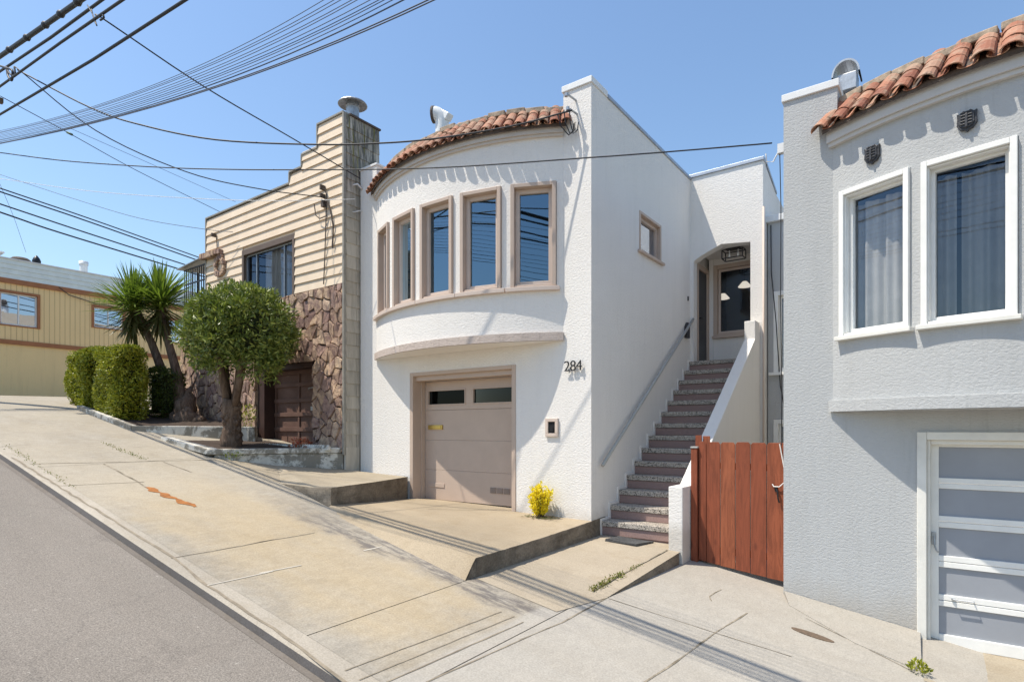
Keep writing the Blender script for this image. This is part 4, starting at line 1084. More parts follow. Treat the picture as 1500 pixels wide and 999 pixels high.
# garage
mb = MB(); mb.box(-.23, -.14, 8.09, 8.3, -2.6, -.02); mb.box(2.41, 2.5, 8.09, 8.3, -3.2, -.02); mb.box(-.14, 2.41, 8.09, 8.3, -.11, -.02)
mb.box(-.14, -.105, 8.14, 8.3, -2.6, -.11); mb.box(-.105, 2.41, 8.15, 8.3, -.16, -.11)
mb.build('garage_casing', M['cream_trim'], GH, bevel=.008)
GYd = 8.25; rows = [(-.54, -.19), (-.97, -.66), (-1.42, -1.10), (-1.86, -1.55), (-2.31, -1.99)]
mb = MB(); mb.box(-.105, -.03, GYd-.0, GYd+.04, -2.44, -.16); mb.box(2.28, 2.40, GYd, GYd+.04, -2.44, -.16)
edges = [-.16]+[v for r in rows for v in (r[1], r[0])]+[-2.44]
for k in range(0, len(edges), 2):
    za, zb = edges[k+1], edges[k]
    if k in (0, len(edges)-2): mb.box(-.03, 2.28, GYd, GYd+.04, za, zb)
    else:
        m = (za+zb)/2; mb.box(-.03, 2.28, GYd, GYd+.04, za, m-.004); mb.box(-.03, 2.28, GYd, GYd+.04, m+.004, zb)
gd3 = mb.build('garage_door', M['white_paint'], GH, bevel=.004)
for a, b in rows:
    q = MB(); q.box(-.03, 2.28, GYd+.025, GYd+.036, a, b); q.build('door_panel', M['panel_grey'], gd3)
q = MB(); q.tube([(.10, GYd, -1.895), (.10, GYd-.05, -1.89), (.28, GYd-.05, -1.89), (.28, GYd, -1.895)], .008, 6); q.lathe((.10, GYd-.01, -1.905), [(0, 0), (.018, 0), (.018, .02), (0, .02)], 8); q.build('handle', M['steel'], gd3)
q = MB(); q.box(-.095, -.055, GYd-.02, GYd-.001, -1.30, -1.16); q.tube([(-.075, GYd-.03, -1.2), (-.07, GYd-.05, -1.3), (-.05, GYd-.05, -1.36), (-.035, GYd-.03, -1.38)], .009, 6); q.build('latch', M['steel'], gd3)
# roof vent behind the parapet
q = MB(); q.box(-1.08, -.86, 8.46, 8.70, 4.286, 4.50); v = q.build('roof_vent', M['steel'], GH, bevel=.01)
q = MB()
K = 14; vs = []
for y in (8.42, 8.74):
    for r in (.165, .145):
        for k in range(K+1):
            a = math.pi*(k/K); vs.append((-.98-r*math.cos(a)*.95, y, 4.47+r*math.sin(a)*1.15))
m = K+1; fs = []
for k in range(K): fs += [(k, k+1, 2*m+k+1, 2*m+k), (m+k, m+k+1, 3*m+k+1, 3*m+k), (k, k+1, m+k+1, m+k), (2*m+k, 2*m+k+1, 3*m+k+1, 3*m+k)]
q.add(vs, fs); q.build('vent_hood', M['steel'], v)
# rear wing seen over the gate
q = MB(); Yr = 12.72
q.box(-2.86, -2.75, Yr, Yr+.25, -3, 4.2); q.box(-2.75, -1.2, Yr, Yr+.25, -3, -.42); q.box(-2.75, -1.2, Yr, Yr+.25, .22, 1.16); q.box(-2.75, -1.2, Yr, Yr+.25, 2.80, 4.2); q.box(-1.748, -1.2, Yr, Yr+.25, 1.162, 2.798)
q.build('rear_wall', M['grey'], GH)
q = MB(); q.box(-2.90, -1.2, Yr-.08, Yr+.3, 4.202, 4.33); q.build('rear_coping', M['cap'], GH, bevel=.01)
window(GH, (-2.25, Yr), (1, 0), (0, -1), 1.0, 1.165, 2.795, 0, 0, M['white_paint'], M['white_paint'], M['glass_clear'], out=.03, dep=.12, cw=.09, sw=.05, sill=(.08, .09, .06))
window(GH, (-2.25, Yr), (1, 0), (0, -1), 1.0, -.415, .215, 0, 0, M['white_paint'], M['white_paint'], M['glass_clear'], out=.03, dep=.12, cw=.09, sw=.05)
q = MB(); q.quad((-2.7, 13.3, -1), (-1.2, 13.3, -1), (-1.2, 13.3, 3.5), (-2.7, 13.3, 3.5)); q.build('rear_interior', M['interior'], GH)
q = MB(); q.tube([(-1.70, 8.2, 3.62), (-1.685, 8.2, 2.9), (-1.69, 8.2, 1.6), (-1.675, 8.2, .5), (-1.68, 8.2, -.2)], .006, 6); q.build('wall_cable', M['wire'], GH); q = MB()
q.tube([(-2.80, Yr-.02, 4.15), (-2.79, Yr-.03, 3.2), (-2.70, Yr-.03, 2.2), (-2.62, Yr-.03, .9), (-2.5, Yr-.03, .2), (-2.3, Yr-.03, .1)], .01, 6); q.build('wall_cable', M['wire'], GH)
q = MB(); q.box(-1.72, -1.64, 8.16, 8.24, 3.58, 3.70); q.tube([(-1.70, 8.2, 3.64), (-1.78, 8.2, 3.5), (-1.86, 8.2, 3.52), (-1.87, 8.2, 3.63)], .009, 6); q.build('insulator', M['white_cable'], GH)

# ================================================================== BEIGE HOUSE across the side street
BH = thing('beige_house', (-25, 8, .6), 'beige and brown trimmed house across the side street with white parapet siding', 'house')
q = MB(); XB = -25.0
def slab(q, x0, x1, y0, y1, z0, z1): q.box(x0, x1, y0, y1, z0, z1)
wn = [(5.55, 6.69, 3.46, 4.64), (8.2, 9.3, 3.74, 4.58), (10.7, 11.6, 3.5, 4.5)]
cur = -4.0
for y0, y1, z0, z1 in wn:
    q.box(XB-.2, XB, cur, y0, 3.0, 4.87); q.box(XB-.2, XB, y0, y1, 3.0, z0); q.box(XB-.2, XB, y0, y1, z1, 4.87); cur = y1
q.box(XB-.2, XB, cur, 26, 3.0, 4.87)
q.box(XB-9, XB-.2, -4, -3.8, 0, 4.8); q.build('upper_wall', M['beige'], BH)
q = MB(); q.box(XB-.22, XB-.02, -4, 26, -.5, 2.86); q.box(XB-9, XB-.22, -4, -3.8, -.5, 2.86); q.build('lower_wall', M['beige_stucco'], BH)
q = MB(); q.box(XB-.2, XB+.05, -4.02, 26, 2.86, 3.0); q.box(XB-.2, XB+.06, -4.02, 26, 4.87, 5.03); q.build('trim_band', M['brown_trim'], BH)
q = MB()
for k in range(4): q.hexa(*[(XB+a, y, z) for a, y, z in ((.0, -4, 5.032+k*.16), (.045, -4, 5.032+k*.16), (.045, 26, 5.032+k*.16), (.0, 26, 5.032+k*.16), (.0, -4, 5.19+k*.16), (.025, -4, 5.19+k*.16), (.025, 26, 5.19+k*.16), (.0, 26, 5.19+k*.16))])
q.box(XB-.3, XB, -4, 26, 5.03, 5.67); q.build('parapet_siding', M['white_siding'], BH)
q = MB(); q.box(XB-.32, XB+.06, -4, 26, 5.672, 5.71); q.build('coping', M['cap'], BH)
q = MB(); q.box(XB-9, XB-.3, -4, 26, 5.0, 5.1); q.build('flat_roof', M['roof_flat'], BH)
for y0, y1, z0, z1 in wn:
    w = window(BH, (XB, (y0+y1)/2), (0, 1), (1, 0), y1-y0, z0, z1, 0, 0, M['brown_trim'], M['white_paint'], M['glass_sky'], out=.04, dep=.1, cw=.075, sw=.045, mull=(.5,))
    q = MB(); q.quad((XB-.5, y0-.3, z0-.3), (XB-.5, y1+.3, z0-.3), (XB-.5, y1+.3, z1+.3), (XB-.5, y0-.3, z1+.3)); q.build('room_wall', M['interior'], w)
    if y0 < 6:
        q = MB(); q.box(XB-.22, XB-.19, y0, y1, z0+.62, z1); q.build('blind', M['curtain'], w)
q = MB(); q.lathe((-25.6, 6.75, 5.0), [(.10, 0), (.10, .85)], 14); q.lathe((-25.6, 6.75, 5.0), [(.11, .78), (.13, .80), (.13, .82)], 14); rv = q.build('roof_vent', M['steel'], BH, smooth=True)
q = MB(); q.lathe((-25.6, 6.75, 5.0), [(.12, .82), (.13, .92), (.09, 1.02), (.03, 1.10), (0, 1.12)], 14); q.build('vent_cap', M['black'], rv, smooth=True)
q = MB(); q.lathe((-25.6, 8.15, 5.0), [(.125, 0), (.125, 1.12)], 14); q.lathe((-25.6, 8.15, 5.0), [(.15, 1.1), (.15, 1.22), (0, 1.24)], 14); q.build('white_flue', M['white_metal'], BH, smooth=True)
q = MB(); q.lathe((-25.5, 6.28, 5.72), [(0, 0), (.28, .03), (.30, .10), (.22, .17), (0, .2)], 18); q.tube([(-25.5, 6.28, 5.0), (-25.5, 6.28, 5.75)], .03, 6); q.build('satellite_dish', M['rust'], BH)
q = MB(); q.box(-25.9, -25.5, 5.3, 5.75, 5.0, 5.95); q.box(-25.95, -25.45, 5.25, 5.85, 5.95, 6.0); q.build('roof_box', M['cap'], BH, bevel=.01)
q = MB(); q.tube([(-24.93, 7.2, 5.0), (-24.93, 7.5, 4.78), (-24.93, 7.9, 4.70), (-24.93, 8.3, 4.62), (-24.93, 9.2, 4.60)], .015, 6); q.build('wall_cable', M['rust'], BH)

# ================================================================== GATE
GT = thing('wooden_gate', (-2.2, 8.40, -2.05), 'red stained plank gate between the white stair wall and the grey house', 'gate')
q = MB(); xsb = [-2.825, -2.715, -2.52, -2.315, -2.115, -1.905, -1.655]
for i in range(6):
    x0, x1 = xsb[i]+.004, xsb[i+1]-.004; zt = -.165+random.uniform(-.006, .004); zb = -1.855-.026*i; ce = .03
    q.prism([(x, 8.40, z) for x, z in [(x0, zb), (x1, zb-.02), (x1, zt-ce), (x1-ce*.8, zt), (x0+ce*.8, zt), (x0, zt-ce)]], (0, .022, 0))
gp_ = q.build('plank_panel', M['redwood'], GT, bevel=.003)
q = MB(); q.box(-2.82, -1.66, 8.424, 8.46, -.55, -.46); q.box(-2.82, -1.66, 8.424, 8.46, -1.75, -1.66); q.build('rail', M['redwood'], GT)
q = MB(); q.box(-2.925, -2.835, 8.36, 8.45, -2.05, -.26); q.build('post', M['redwood'], GT, bevel=.004)
q = MB(); q.box(-2.93, -2.825, 8.35, 8.46, -.258, -.235); q.build('post_cap', M['rail'], GT, bevel=.004)
q = MB(); q.box(-2.90, -2.81, 8.48, 8.502, -1.9, -.075); q.box(-2.80, -2.70, 8.51, 8.532, -1.9, -.085); q.build('back_board', M['redwood'], GT, bevel=.004)
q = MB(); q.box(-1.80, -1.765, 8.385, 8.399, -.82, -.76); q.tube([(-1.78, 8.385, -.77), (-1.76, 8.365, -.82), (-1.755, 8.36, -.90), (-1.74, 8.37, -.96)], .012, 6); q.build('latch', M['black'], GT)
q = MB(); q.tube([(-1.74, 8.385, -.18), (-1.70, 8.38, -.40), (-1.665, 8.38, -.60), (-1.67, 8.375, -.68), (-1.74, 8.37, -.75), (-1.81, 8.375, -.75), (-1.83, 8.385, -.72)], .008, 6)
tag(q.build('cord', M['cord'], loc=(-1.75, 8.38, -.75)), 'thin pale cord looped over the latch side of the red gate', 'cord')

# ================================================================== PLANTS
def leaf_quad(mb, p, d, up, L, w):
    d = d.normalized(); s = d.cross(up)
    if s.length < 1e-3: s = d.cross(Vector((1, 0, 0)))
    s.normalize(); n = s.cross(d)
    a = p; b = p+d*L*.5+s*w+n*w*.35; c = p+d*L; e = p+d*L*.5-s*w+n*w*.35; m = p+d*L*.5
    mb.add([a, b, c, e, m], [(0, 1, 4), (1, 2, 4), (2, 3, 4), (3, 0, 4)])
def rdir(rng):
    while True:
        v = Vector((rng.uniform(-1, 1), rng.uniform(-1, 1), rng.uniform(-1, 1)))
        if .05 < v.length < 1: return v.normalized()

# round clipped tree in the kerbed bed
TR = thing('round_tree', (-11.75, 6.32, -.35), 'clipped round green tree on a gnarled trunk before the tan house', 'tree')
rng = random.Random(42); q = MB()
q.tube([(-11.75, 6.32, -.45), (-11.77, 6.30, -.2), (-11.74, 6.33, .1), (-11.76, 6.3, .45), (-11.74, 6.32, .62)], [.22, .20, .165, .18, .17], 14)
for (dx, dy, dz2, r) in ((-.42, .1, 1.0, .075), (-.16, -.2, 1.2, .085), (.14, .12, 1.25, .085), (.45, -.05, 1.0, .07), (0, .3, 1.1, .06)):
    b = Vector((-11.75+dx*.3, 6.32+dy*.3, .5)); e = Vector((-11.75+dx, 6.32+dy, .45+dz2)); mm = b.lerp(e, .5)+Vector((dx*.12, 0, 0))
    q.tube([b, mm, e, e+Vector((dx*.8, dy*.8, .6))], [r, r*.8, r*.6, r*.25], 9)
for k in range(70):
    a = rng.uniform(0, 6.28); z = rng.uniform(-.35, .6); p = Vector((-11.75+.155*math.cos(a), 6.32+.155*math.sin(a), z)); r = rng.uniform(.025, .07)
    q.tube([p-Vector((0, 0, r)), p, p+Vector((0, 0, r*1.1))], [r*.4, r, r*.4], 8)
q.build('trunk', M['bark'], TR, smooth=True)
q = MB(); cc = Vector((-11.52, 6.38, 1.98)); 
clumps = []
for k in range(130):
    d = rdir(rng); rr = rng.uniform(.55, .92); clumps.append((Vector((d.x*1.16*rr, d.y*1.08*rr, d.z*.98*rr)), rng.uniform(.14, .27)))
for k in range(24000):
    if rng.random() < .80:
        c, r = rng.choice(clumps); d = rdir(rng); p = c+d*r*rng.uniform(.6, 1)**.5; od = (p.normalized()*.4+d*.6+rdir(rng)*1.0)
    else:
        d = rdir(rng); rr = rng.uniform(.80, .985); p = Vector((d.x*1.15*rr, d.y*1.08*rr, d.z*.99*rr)); od = d*.5+rdir(rng)*.9
    if p.z < -.55 and math.hypot(p.x, p.y) < .5: continue
    if p.z < -.75: p.z = -.75+rng.uniform(-.25, .1)
    q_l = rng.uniform(.07, .135)
    leaf_quad(q, cc+p, od+Vector((0, 0, .25)), rdir(rng), q_l, q_l*.16)
crw = q.build('crown', M['leaf_tree'], TR, recalc=False)
q = MB(); q.lathe((cc.x, cc.y, cc.z), [(0, -.5), (.45, -.46), (.68, -.25), (.74, .1), (.6, .45), (.32, .66), (0, .72)], 16); q.build('dark_core', M['leaf_core'], crw, smooth=True)  # solid dark core stands in for the shade inside the crown

def hedge(name, x0, x1, y0, y1, top, label, mat, nleaf, grp=None, seed=1, shp=.16):
    rng = random.Random(seed); g = min(gz(x0, y0), gz(x1, y1)); g2 = gz((x0+x1)/2, (y0+y1)/2)
    H = thing(name, ((x0+x1)/2, (y0+y1)/2, g2), label, 'hedge', grp)
    q = MB(); i = .14; q.box(x0+i, x1-i, y0+i, y1-i, g2+.12, top-i); q.build('dark_core', M['leaf_core'], H)  # dark box stands in for the shade deep between the leaves
    q = MB()
    def surf():
        sx, sy, sz = x1-x0, y1-y0, top-g
        w = [sx*sz, sx*sz*.5, sy*sz, sy*sz*.6, sx*sy]; r = rng.uniform(0, sum(w)); f = 0
        while r > w[f]: r -= w[f]; f += 1
        u, v = rng.random(), rng.random()
        if f == 0: return Vector((x0+u*sx, y0, g+v*sz)), Vector((0, -1, 0))
        if f == 1: return Vector((x0+u*sx, y1, g+v*sz)), Vector((0, 1, 0))
        if f == 2: return Vector((x1, y0+u*sy, g+v*sz)), Vector((1, 0, 0))
        if f == 3: return Vector((x0, y0+u*sy, g+v*sz)), Vector((-1, 0, 0))
        return Vector((x0+u*sx, y0+v*sy, top)), Vector((0, 0, 1))
    ctr = Vector(((x0+x1)/2, (y0+y1)/2, (g+top)/2))
    for k in range(nleaf):
        p, n = surf()
        wob = .05*math.sin(p.x*5+p.z*4)+.04*math.sin(p.y*7-p.z*6+p.x*3)
        # round the edges
        dx = min(p.x-x0, x1-p.x, .2)/.2; dy = min(p.y-y0, y1-p.y, .2)/.2; dzz = min(top-p.z, .2)/.2; lo = min(1, (p.z-g)/.35)
        inset = (1-min(1, dx))*(1-min(1, dzz))*.1+(1-min(1, dy))*(1-min(1, dzz))*.1+(1-min(1, dx))*(1-min(1, dy))*.1+(1-lo)*.12*(1 if n.z == 0 else 0)
        p = p-n*inset-n*abs(rng.gauss(0, .055))+n*wob
        if p.z < g+.02: p.z = g+.02
        L = rng.uniform(.038, .075)
        leaf_quad(q, p, n*.5+rdir(rng)+Vector((0, 0, .35)), rdir(rng), L, L*.32)
    q.build('foliage', mat, H, recalc=False); return H
hedge('hedge', -18.55, -17.25, 5.50, 6.6, 2.05, 'yellow green clipped hedge block nearest the side street', M['leaf_hedge'], 17000, 'clipped hedge blocks', 1)
hedge('hedge', -16.65, -15.28, 5.48, 6.2, 1.98, 'square yellow green hedge block at the kerb corner, beside the yucca', M['leaf_hedge'], 17000, 'clipped hedge blocks', 2)
hedge('hedge', -16.4, -15.5, 6.5, 7.15, 1.55, 'low dark shrub tucked between the square hedge and the yucca', M['leaf_dark'], 3500, None, 3)

# yucca
YU = thing('yucca', (-15.75, 7.0, .2), 'twin headed spiky yucca with leaning trunks beside the hedge', 'tree')
rng = random.Random(17)
h1 = Vector((-16.42, 6.28, 3.20)); h2 = Vector((-15.95, 6.72, 3.30))
q = MB(); q.tube([(-15.85, 7.0, .1), (-15.9, 6.95, .6), (-15.98, 6.85, 1.3), (-16.14, 6.6, 2.2), h1], [.28, .18, .11, .09, .08], 12)
q.tube([(-15.55, 7.05, .1), (-15.55, 7.05, .6), (-15.65, 7.0, 1.4), (-15.85, 6.85, 2.3), h2], [.26, .17, .11, .09, .08], 12)
for (sx, sy, sh, sr) in ((-15.2, 7.0, .95, .24), (-14.95, 6.95, .62, .22), (-15.45, 6.9, .55, .2), (-14.7, 7.05, .38, .2), (-15.1, 6.8, .45, .16), (-15.3, 7.15, 1.15, .14)):
    n_ = 9; q.tube([(sx+rng.uniform(-.05, .05), sy+rng.uniform(-.04, .04), -.05+sh*k/(n_-1)) for k in range(n_)], [sr*(1.25-.45*k/(n_-1))*rng.uniform(.82, 1.15)*(1 if k < n_-2 else (.75 if k == n_-2 else .35)) for k in range(n_)], 11)
q.build('trunk', M['bark'], YU, smooth=True)
for h, nb in ((h1, 250), (h2, 270)):
    q = MB(); qo = MB()
    for k in range(nb+110):
        old = k >= nb
        az = rng.uniform(0, 6.283); el = rng.uniform(-.2, 1.45) if not old else rng.uniform(-1.3, -.25)
        d = Vector((math.cos(az)*math.cos(el), math.sin(az)*math.cos(el), math.sin(el)))
        L = rng.uniform(.8, 1.12) if not old else rng.uniform(.5, .78); w = .040
        base = h+Vector((0, 0, rng.uniform(-.28, .05) if not old else rng.uniform(-.5, -.15)))
        s = d.cross(Vector((0, 0, 1)));
        if s.length < .05: s = Vector((1, 0, 0))
        s.normalize(); nn = s.cross(d).normalized(); droop = (.25-el*.12) if not old else .05
        pts = []
        for j in range(5):
            f = j/4; p = base+d*(.06+L*f)-Vector((0, 0, 1))*droop*L*f*f*.6
            ww = w*(.7+.5*f)*(1-f)**.55 if f < 1 else 0
            pts.append((p-s*ww, p-nn*ww*.35, p+s*ww))
        vs = [v for t3 in pts for v in t3]; fs = []
        for j in range(4): fs += [(3*j, 3*j+1, 3*j+4, 3*j+3), (3*j+1, 3*j+2, 3*j+5, 3*j+4)]
        (qo if old else q).add(vs, fs)
    cr = q.build('crown', M['leaf_yucca'], YU, recalc=False); qo.build('old_leaves', M['leaf_old'], cr, recalc=False)

# kerbed beds
q = MB()
def wallseg(q, a, b, th, zt, zb=None, m=0):
    (ax, ay), (bx, by) = a, b; L = math.hypot(bx-ax, by-ay); nx, ny = -(by-ay)/L*th, (bx-ax)/L*th
    za = zt if not isinstance(zt, tuple) else zt[0]; zb2 = zt if not isinstance(zt, tuple) else zt[1]
    n = max(1, int(L/.6))
    q.hexa((ax, ay, gz(ax, ay)-.25), (bx, by, gz(bx, by)-.25), (bx+nx, by+ny, gz(bx, by)-.25), (ax+nx, ay+ny, gz(ax, ay)-.25), (ax, ay, za), (bx, by, zb2), (bx+nx, by+ny, zb2), (ax+nx, ay+ny, za), m)
bed = thing('planter_bed', (-15, 6.4, 0), 'raised bed with flaking whitewashed kerb holding the hedges and yucca', 'planter')
wallseg(q, (-17.3, 5.36), (-14.2, 5.38), .14, (gz(-17.3, 5.4)+.10, .10)); wallseg(q, (-14.18, 5.40), (-12.45, 7.22), .15, (.10, .08)); wallseg(q, (-12.45, 7.23), (-13.05, 7.62), .15, .08)
q.build('kerb_wall', M['planter'], bed, bevel=.015)
q = MB(); q.poly([(-17.2, 5.5, gz(-17.2, 5.5)+.05), (-14.25, 5.52, .05), (-12.65, 7.3, .03), (-13.1, 7.6, .03), (-17.2, 7.7, gz(-17.2, 5.5)+.05)]); q.build('soil', M['soil'], bed)
bed2 = thing('planter_bed', (-11.6, 6.5, -.4), 'low white kerbed bed with the round tree beside the brown garage', 'planter')
q = MB()
pts = [(-13.1, 5.52, -.135), (-11.2, 5.56, -.36), (-9.86, 7.58, -.355)]
def lip(q, a, b, th, h, ov=0):
    L = math.hypot(b[0]-a[0], b[1]-a[1]); nx, ny = -(b[1]-a[1])/L*th, (b[0]-a[0])/L*th
    q.hexa((a[0], a[1], a[2]-h), (b[0], b[1], b[2]-h), (b[0]+nx, b[1]+ny, b[2]-h), (a[0]+nx, a[1]+ny, a[2]-h), a, b, (b[0]+nx, b[1]+ny, b[2]), (a[0]+nx, a[1]+ny, a[2]))
lip(q, pts[0], pts[1], .22, .115); lip(q, pts[1], pts[2], .20, .11)
lip(q, (-11.17, 5.66, -.472), (-9.86, 7.64, -.467), .16, .7)
q.build('kerb_wall', M['planter'], bed2, bevel=.018)
q = MB(); q.poly([(-13.1, 5.7, -.20), (-11.3, 5.75, -.42), (-9.95, 7.62, -.42), (-13.0, 7.62, -.22)]); q.build('soil', M['soil'], bed2)
q = MB(); rng = random.Random(8)
for k in range(46):   # white scalloped edging stones
    f = k/46; x = -12.9+f*3.0; y = 7.0+f*.35; z = -.33-.02*f; r = rng.uniform(.03, .055)
    q.lathe((x, y, z-.05), [(r, 0), (r, .05), (r*.7, .09), (0, .11)], 7)
q.build('edging', M['planter'], bed2, smooth=True)

def tuft(name, loc, label, mat, n, h, spread, leafL, cat='plant', w=.12, seed=0, kind=None, zf=None):
    rng = random.Random(seed); q = MB()
    for k in range(n):
        a = rng.uniform(0, 6.283); r = spread*math.sqrt(rng.random()); z = h*rng.random()**.8
        s = .55+.45*math.sin(min(1, z/h)*math.pi*.75+.3)
        p = Vector((loc[0]+r*s*math.cos(a), loc[1]+r*s*math.sin(a), loc[2]+z))
        L = leafL*rng.uniform(.6, 1.3)
        leaf_quad(q, p, Vector((math.cos(a)*.5, math.sin(a)*.5, .9))+rdir(rng)*.7, rdir(rng), L, L*w)
    o = q.build(name, mat, loc=loc, recalc=False)
    return tag(o, label, cat, None, kind)
SH = thing('yellow_shrub', (-5.15, 7.78, -1.38), 'small bright yellow bush against the white wall right of the garage', 'shrub')
rng = random.Random(77); q = MB(); qs = MB()
for k in range(60):
    a = rng.uniform(0, 6.283); l = .21*rng.random()**.6; top = Vector((-5.15+l*math.cos(a), 7.78+l*.7*math.sin(a), -1.38+rng.uniform(.30, .58)-l*.5))
    b = Vector((-5.15+l*.25*math.cos(a), 7.78+l*.25*math.sin(a), -1.39)); qs.tube([b, b.lerp(top, .6), top], [.006, .005, .002], 5)
    for j in range(70):
        f = rng.uniform(.22, 1.0); p = b.lerp(top, f); L = rng.uniform(.035, .065); leaf_quad(q, p+rdir(rng)*.025, rdir(rng)+Vector((0, 0, .8)), rdir(rng), L, L*.26)
q.build('foliage', M['leaf_yellow'], SH, recalc=False); qs.build('stems', M['bark'], SH)
q = MB()
for k in range(90):
    a = rng.uniform(0, 6.283); r = .28*math.sqrt(rng.random()); p = Vector((-5.1+r*math.cos(a)*1.2, 7.74+r*.6*math.sin(a), -1.385+rng.uniform(0, .015)))
    leaf_quad(q, p, Vector((rng.uniform(-1, 1), rng.uniform(-1, 1), .15)), Vector((0, 0, 1)), .06, .012)
q.build('litter', M['leaf_old'], SH, recalc=False)
tuft('succulent', (-10.75, 7.25, -.42), 'small red leaved succulent in front of the brown garage', M['leaf_red'], 160, .22, .24, .07, 'plant', .2, 4)
tuft('weed', (-11.0, 5.95, gz(-11, 5.95)-.02), 'green weed at the foot of the low white kerbed bed', M['leaf_tree'], 120, .12, .2, .06, 'plant', .2, 5)
tuft('weed', (-.18, 6.98, gz(-.18, 6.98)), 'tiny green weed in the pavement by the grey garage', M['leaf_hedge'], 110, .09, .09, .05, 'plant', .2, 6)
tuft('fern', (-12.9, 7.2, .02), 'small bright green plant behind the round tree trunk', M['leaf_hedge'], 200, .55, .25, .09, 'plant', .15, 9)
rng = random.Random(31); q = MB()
def weedline(pts, n, zf, spread=.05, L0=.04):
    for k in range(n):
        f = rng.random()*(len(pts)-1); i = int(f); f -= i; a, b = pts[i], pts[i+1]
        x = a[0]+(b[0]-a[0])*f+rng.gauss(0, spread); y = a[1]+(b[1]-a[1])*f+rng.gauss(0, spread)
        leaf_quad(q, Vector((x, y, zf(x, y)+rng.uniform(0, .02))), rdir(rng)+Vector((0, 0, .5)), rdir(rng), rng.uniform(.5, 1.3)*L0, L0*.22)
weedline([(-3.27, 6.02), (-3.22, 6.75)], 330, wz, .028, .036); weedline([(-3.21, 6.9), (-3.19, 7.2)], 50, wz, .02, .03)
weedline([(-12.9, 4.42), (-11.3, 4.5)], 160, gz, .03, .03); weedline([(-12.9, 2.99), (-9.8, 3.0)], 130, gz, .03, .03)
tag(q.build('weeds', M['weed'], recalc=False), 'sparse weeds growing in the pavement cracks', 'weeds', None, 'stuff')

# ================================================================== SMALL THINGS
q = MB(); A4 = [(-4.08, 7.93), (-4.02, 8.27), (-3.45, 8.27), (-3.58, 7.93)]
for i in range(9):
    for j in range(5):
        def pt(u, v):
            a = Vector((*A4[0], 0)).lerp(Vector((*A4[3], 0)), u); b = Vector((*A4[1], 0)).lerp(Vector((*A4[2], 0)), u); p = a.lerp(b, v); return (p.x, p.y, -1.655-.03*u)
        u0, u1, v0, v1 = i/9+.008, (i+1)/9-.008, j/5+.015, (j+1)/5-.015
        q.prism([pt(u0, v0), pt(u1, v0), pt(u1, v1), pt(u0, v1)], (0, 0, .03))
q.prism([(x, y, -1.665) for x, y in A4], (0, 0, .018))
tag(q.build('door_mat', M['rubber'], loc=(-3.8, 8.1, -1.66)), 'dark rubber mat at the foot of the front steps', 'mat')
q = MB(); a_ = .21; b_ = .07
q.prism([(-1.13+a_*math.cos(t)*1.0, 7.03+b_*math.sin(t), gz(-1.13+a_*math.cos(t), 7.03)-.01) for t in [2*math.pi*i/20 for i in range(20)]], (0, 0, .016))
tag(q.build('oval_stain', M['stain_brown'], loc=(-1.13, 7.03, gz(-1.13, 7.03))), 'small oval brown stain on the pavement by the grey house', 'cover')  # thin disc stands in for an oval brown stain
def sconce(name, loc, label, grp, shade):
    t = thing(name, loc, label, 'lamp', grp); q = MB()
    if shade == 'bell':
        q.lathe(loc, [(.0, .11), (.05, .10), (.11, .03), (.15, -.02), (.14, -.025), (.0, .06)], 16); q.build('lamp_shade', M['lamp_white'], t, smooth=True)
        q = MB(); q.tube([(loc[0], loc[1], loc[2]+.1), (loc[0], loc[1], 4.55)], .006, 6); q.build('cable', M['black'], t)
    else:
        q.lathe(loc, [(.05, .12), (.085, -.06), (.08, -.06), (.045, .12)], 14); q.build('lamp_shade', M['lamp_shade'], t, smooth=True)
        q = MB(); q.tube([(loc[0], loc[1], loc[2]-.12), (loc[0], loc[1], loc[2]+.1)], .02, 8); q.tube([(loc[0], loc[1], loc[2]-.1), (loc[0], loc[1]+.12, loc[2]-.12)], .012, 6); q.build('arm', M['brass'], t)
sconce('wall_lamp', (-7.75, 8.9, 3.05), 'pink shaded lamp seen through the middle bay window', 'lamps in the bay room', 'drum')
sconce('wall_lamp', (-6.75, 9.0, 3.02), 'pink shaded lamp seen through the fourth bay window', 'lamps in the bay room', 'drum')
sconce('pendant_lamp', (-3.70, 14.2, 3.35), 'white bell pendant lamp behind the middle of the entry window', 'pendant lamps in the hall', 'bell')
sconce('pendant_lamp', (-4.25, 14.4, 3.18), 'white bell pendant lamp at the left edge of the entry window', 'pendant lamps in the hall', 'bell')
# curtain of the tan house window
cb = MB()
for k in range(40):
    f0, f1 = k/40, (k+1)/40
    for a0, a1 in ((-13.0, -11.9),):
        xa, xb = a0+(a1-a0)*f0, a0+(a1-a0)*f1; ya, yb = 7.90+.03*math.sin(f0*40), 7.90+.03*math.sin(f1*40)
        cb.quad((xa, ya-.08, 2.5), (xb, yb-.08, 2.5), (xb, yb-.08, 4.3), (xa, ya-.08, 4.3))
tag(cb.build('curtain', M['curtain'], loc=(-12.4, 7.9, 2.5), smooth=True), 'white curtain behind the tan house window', 'curtain')

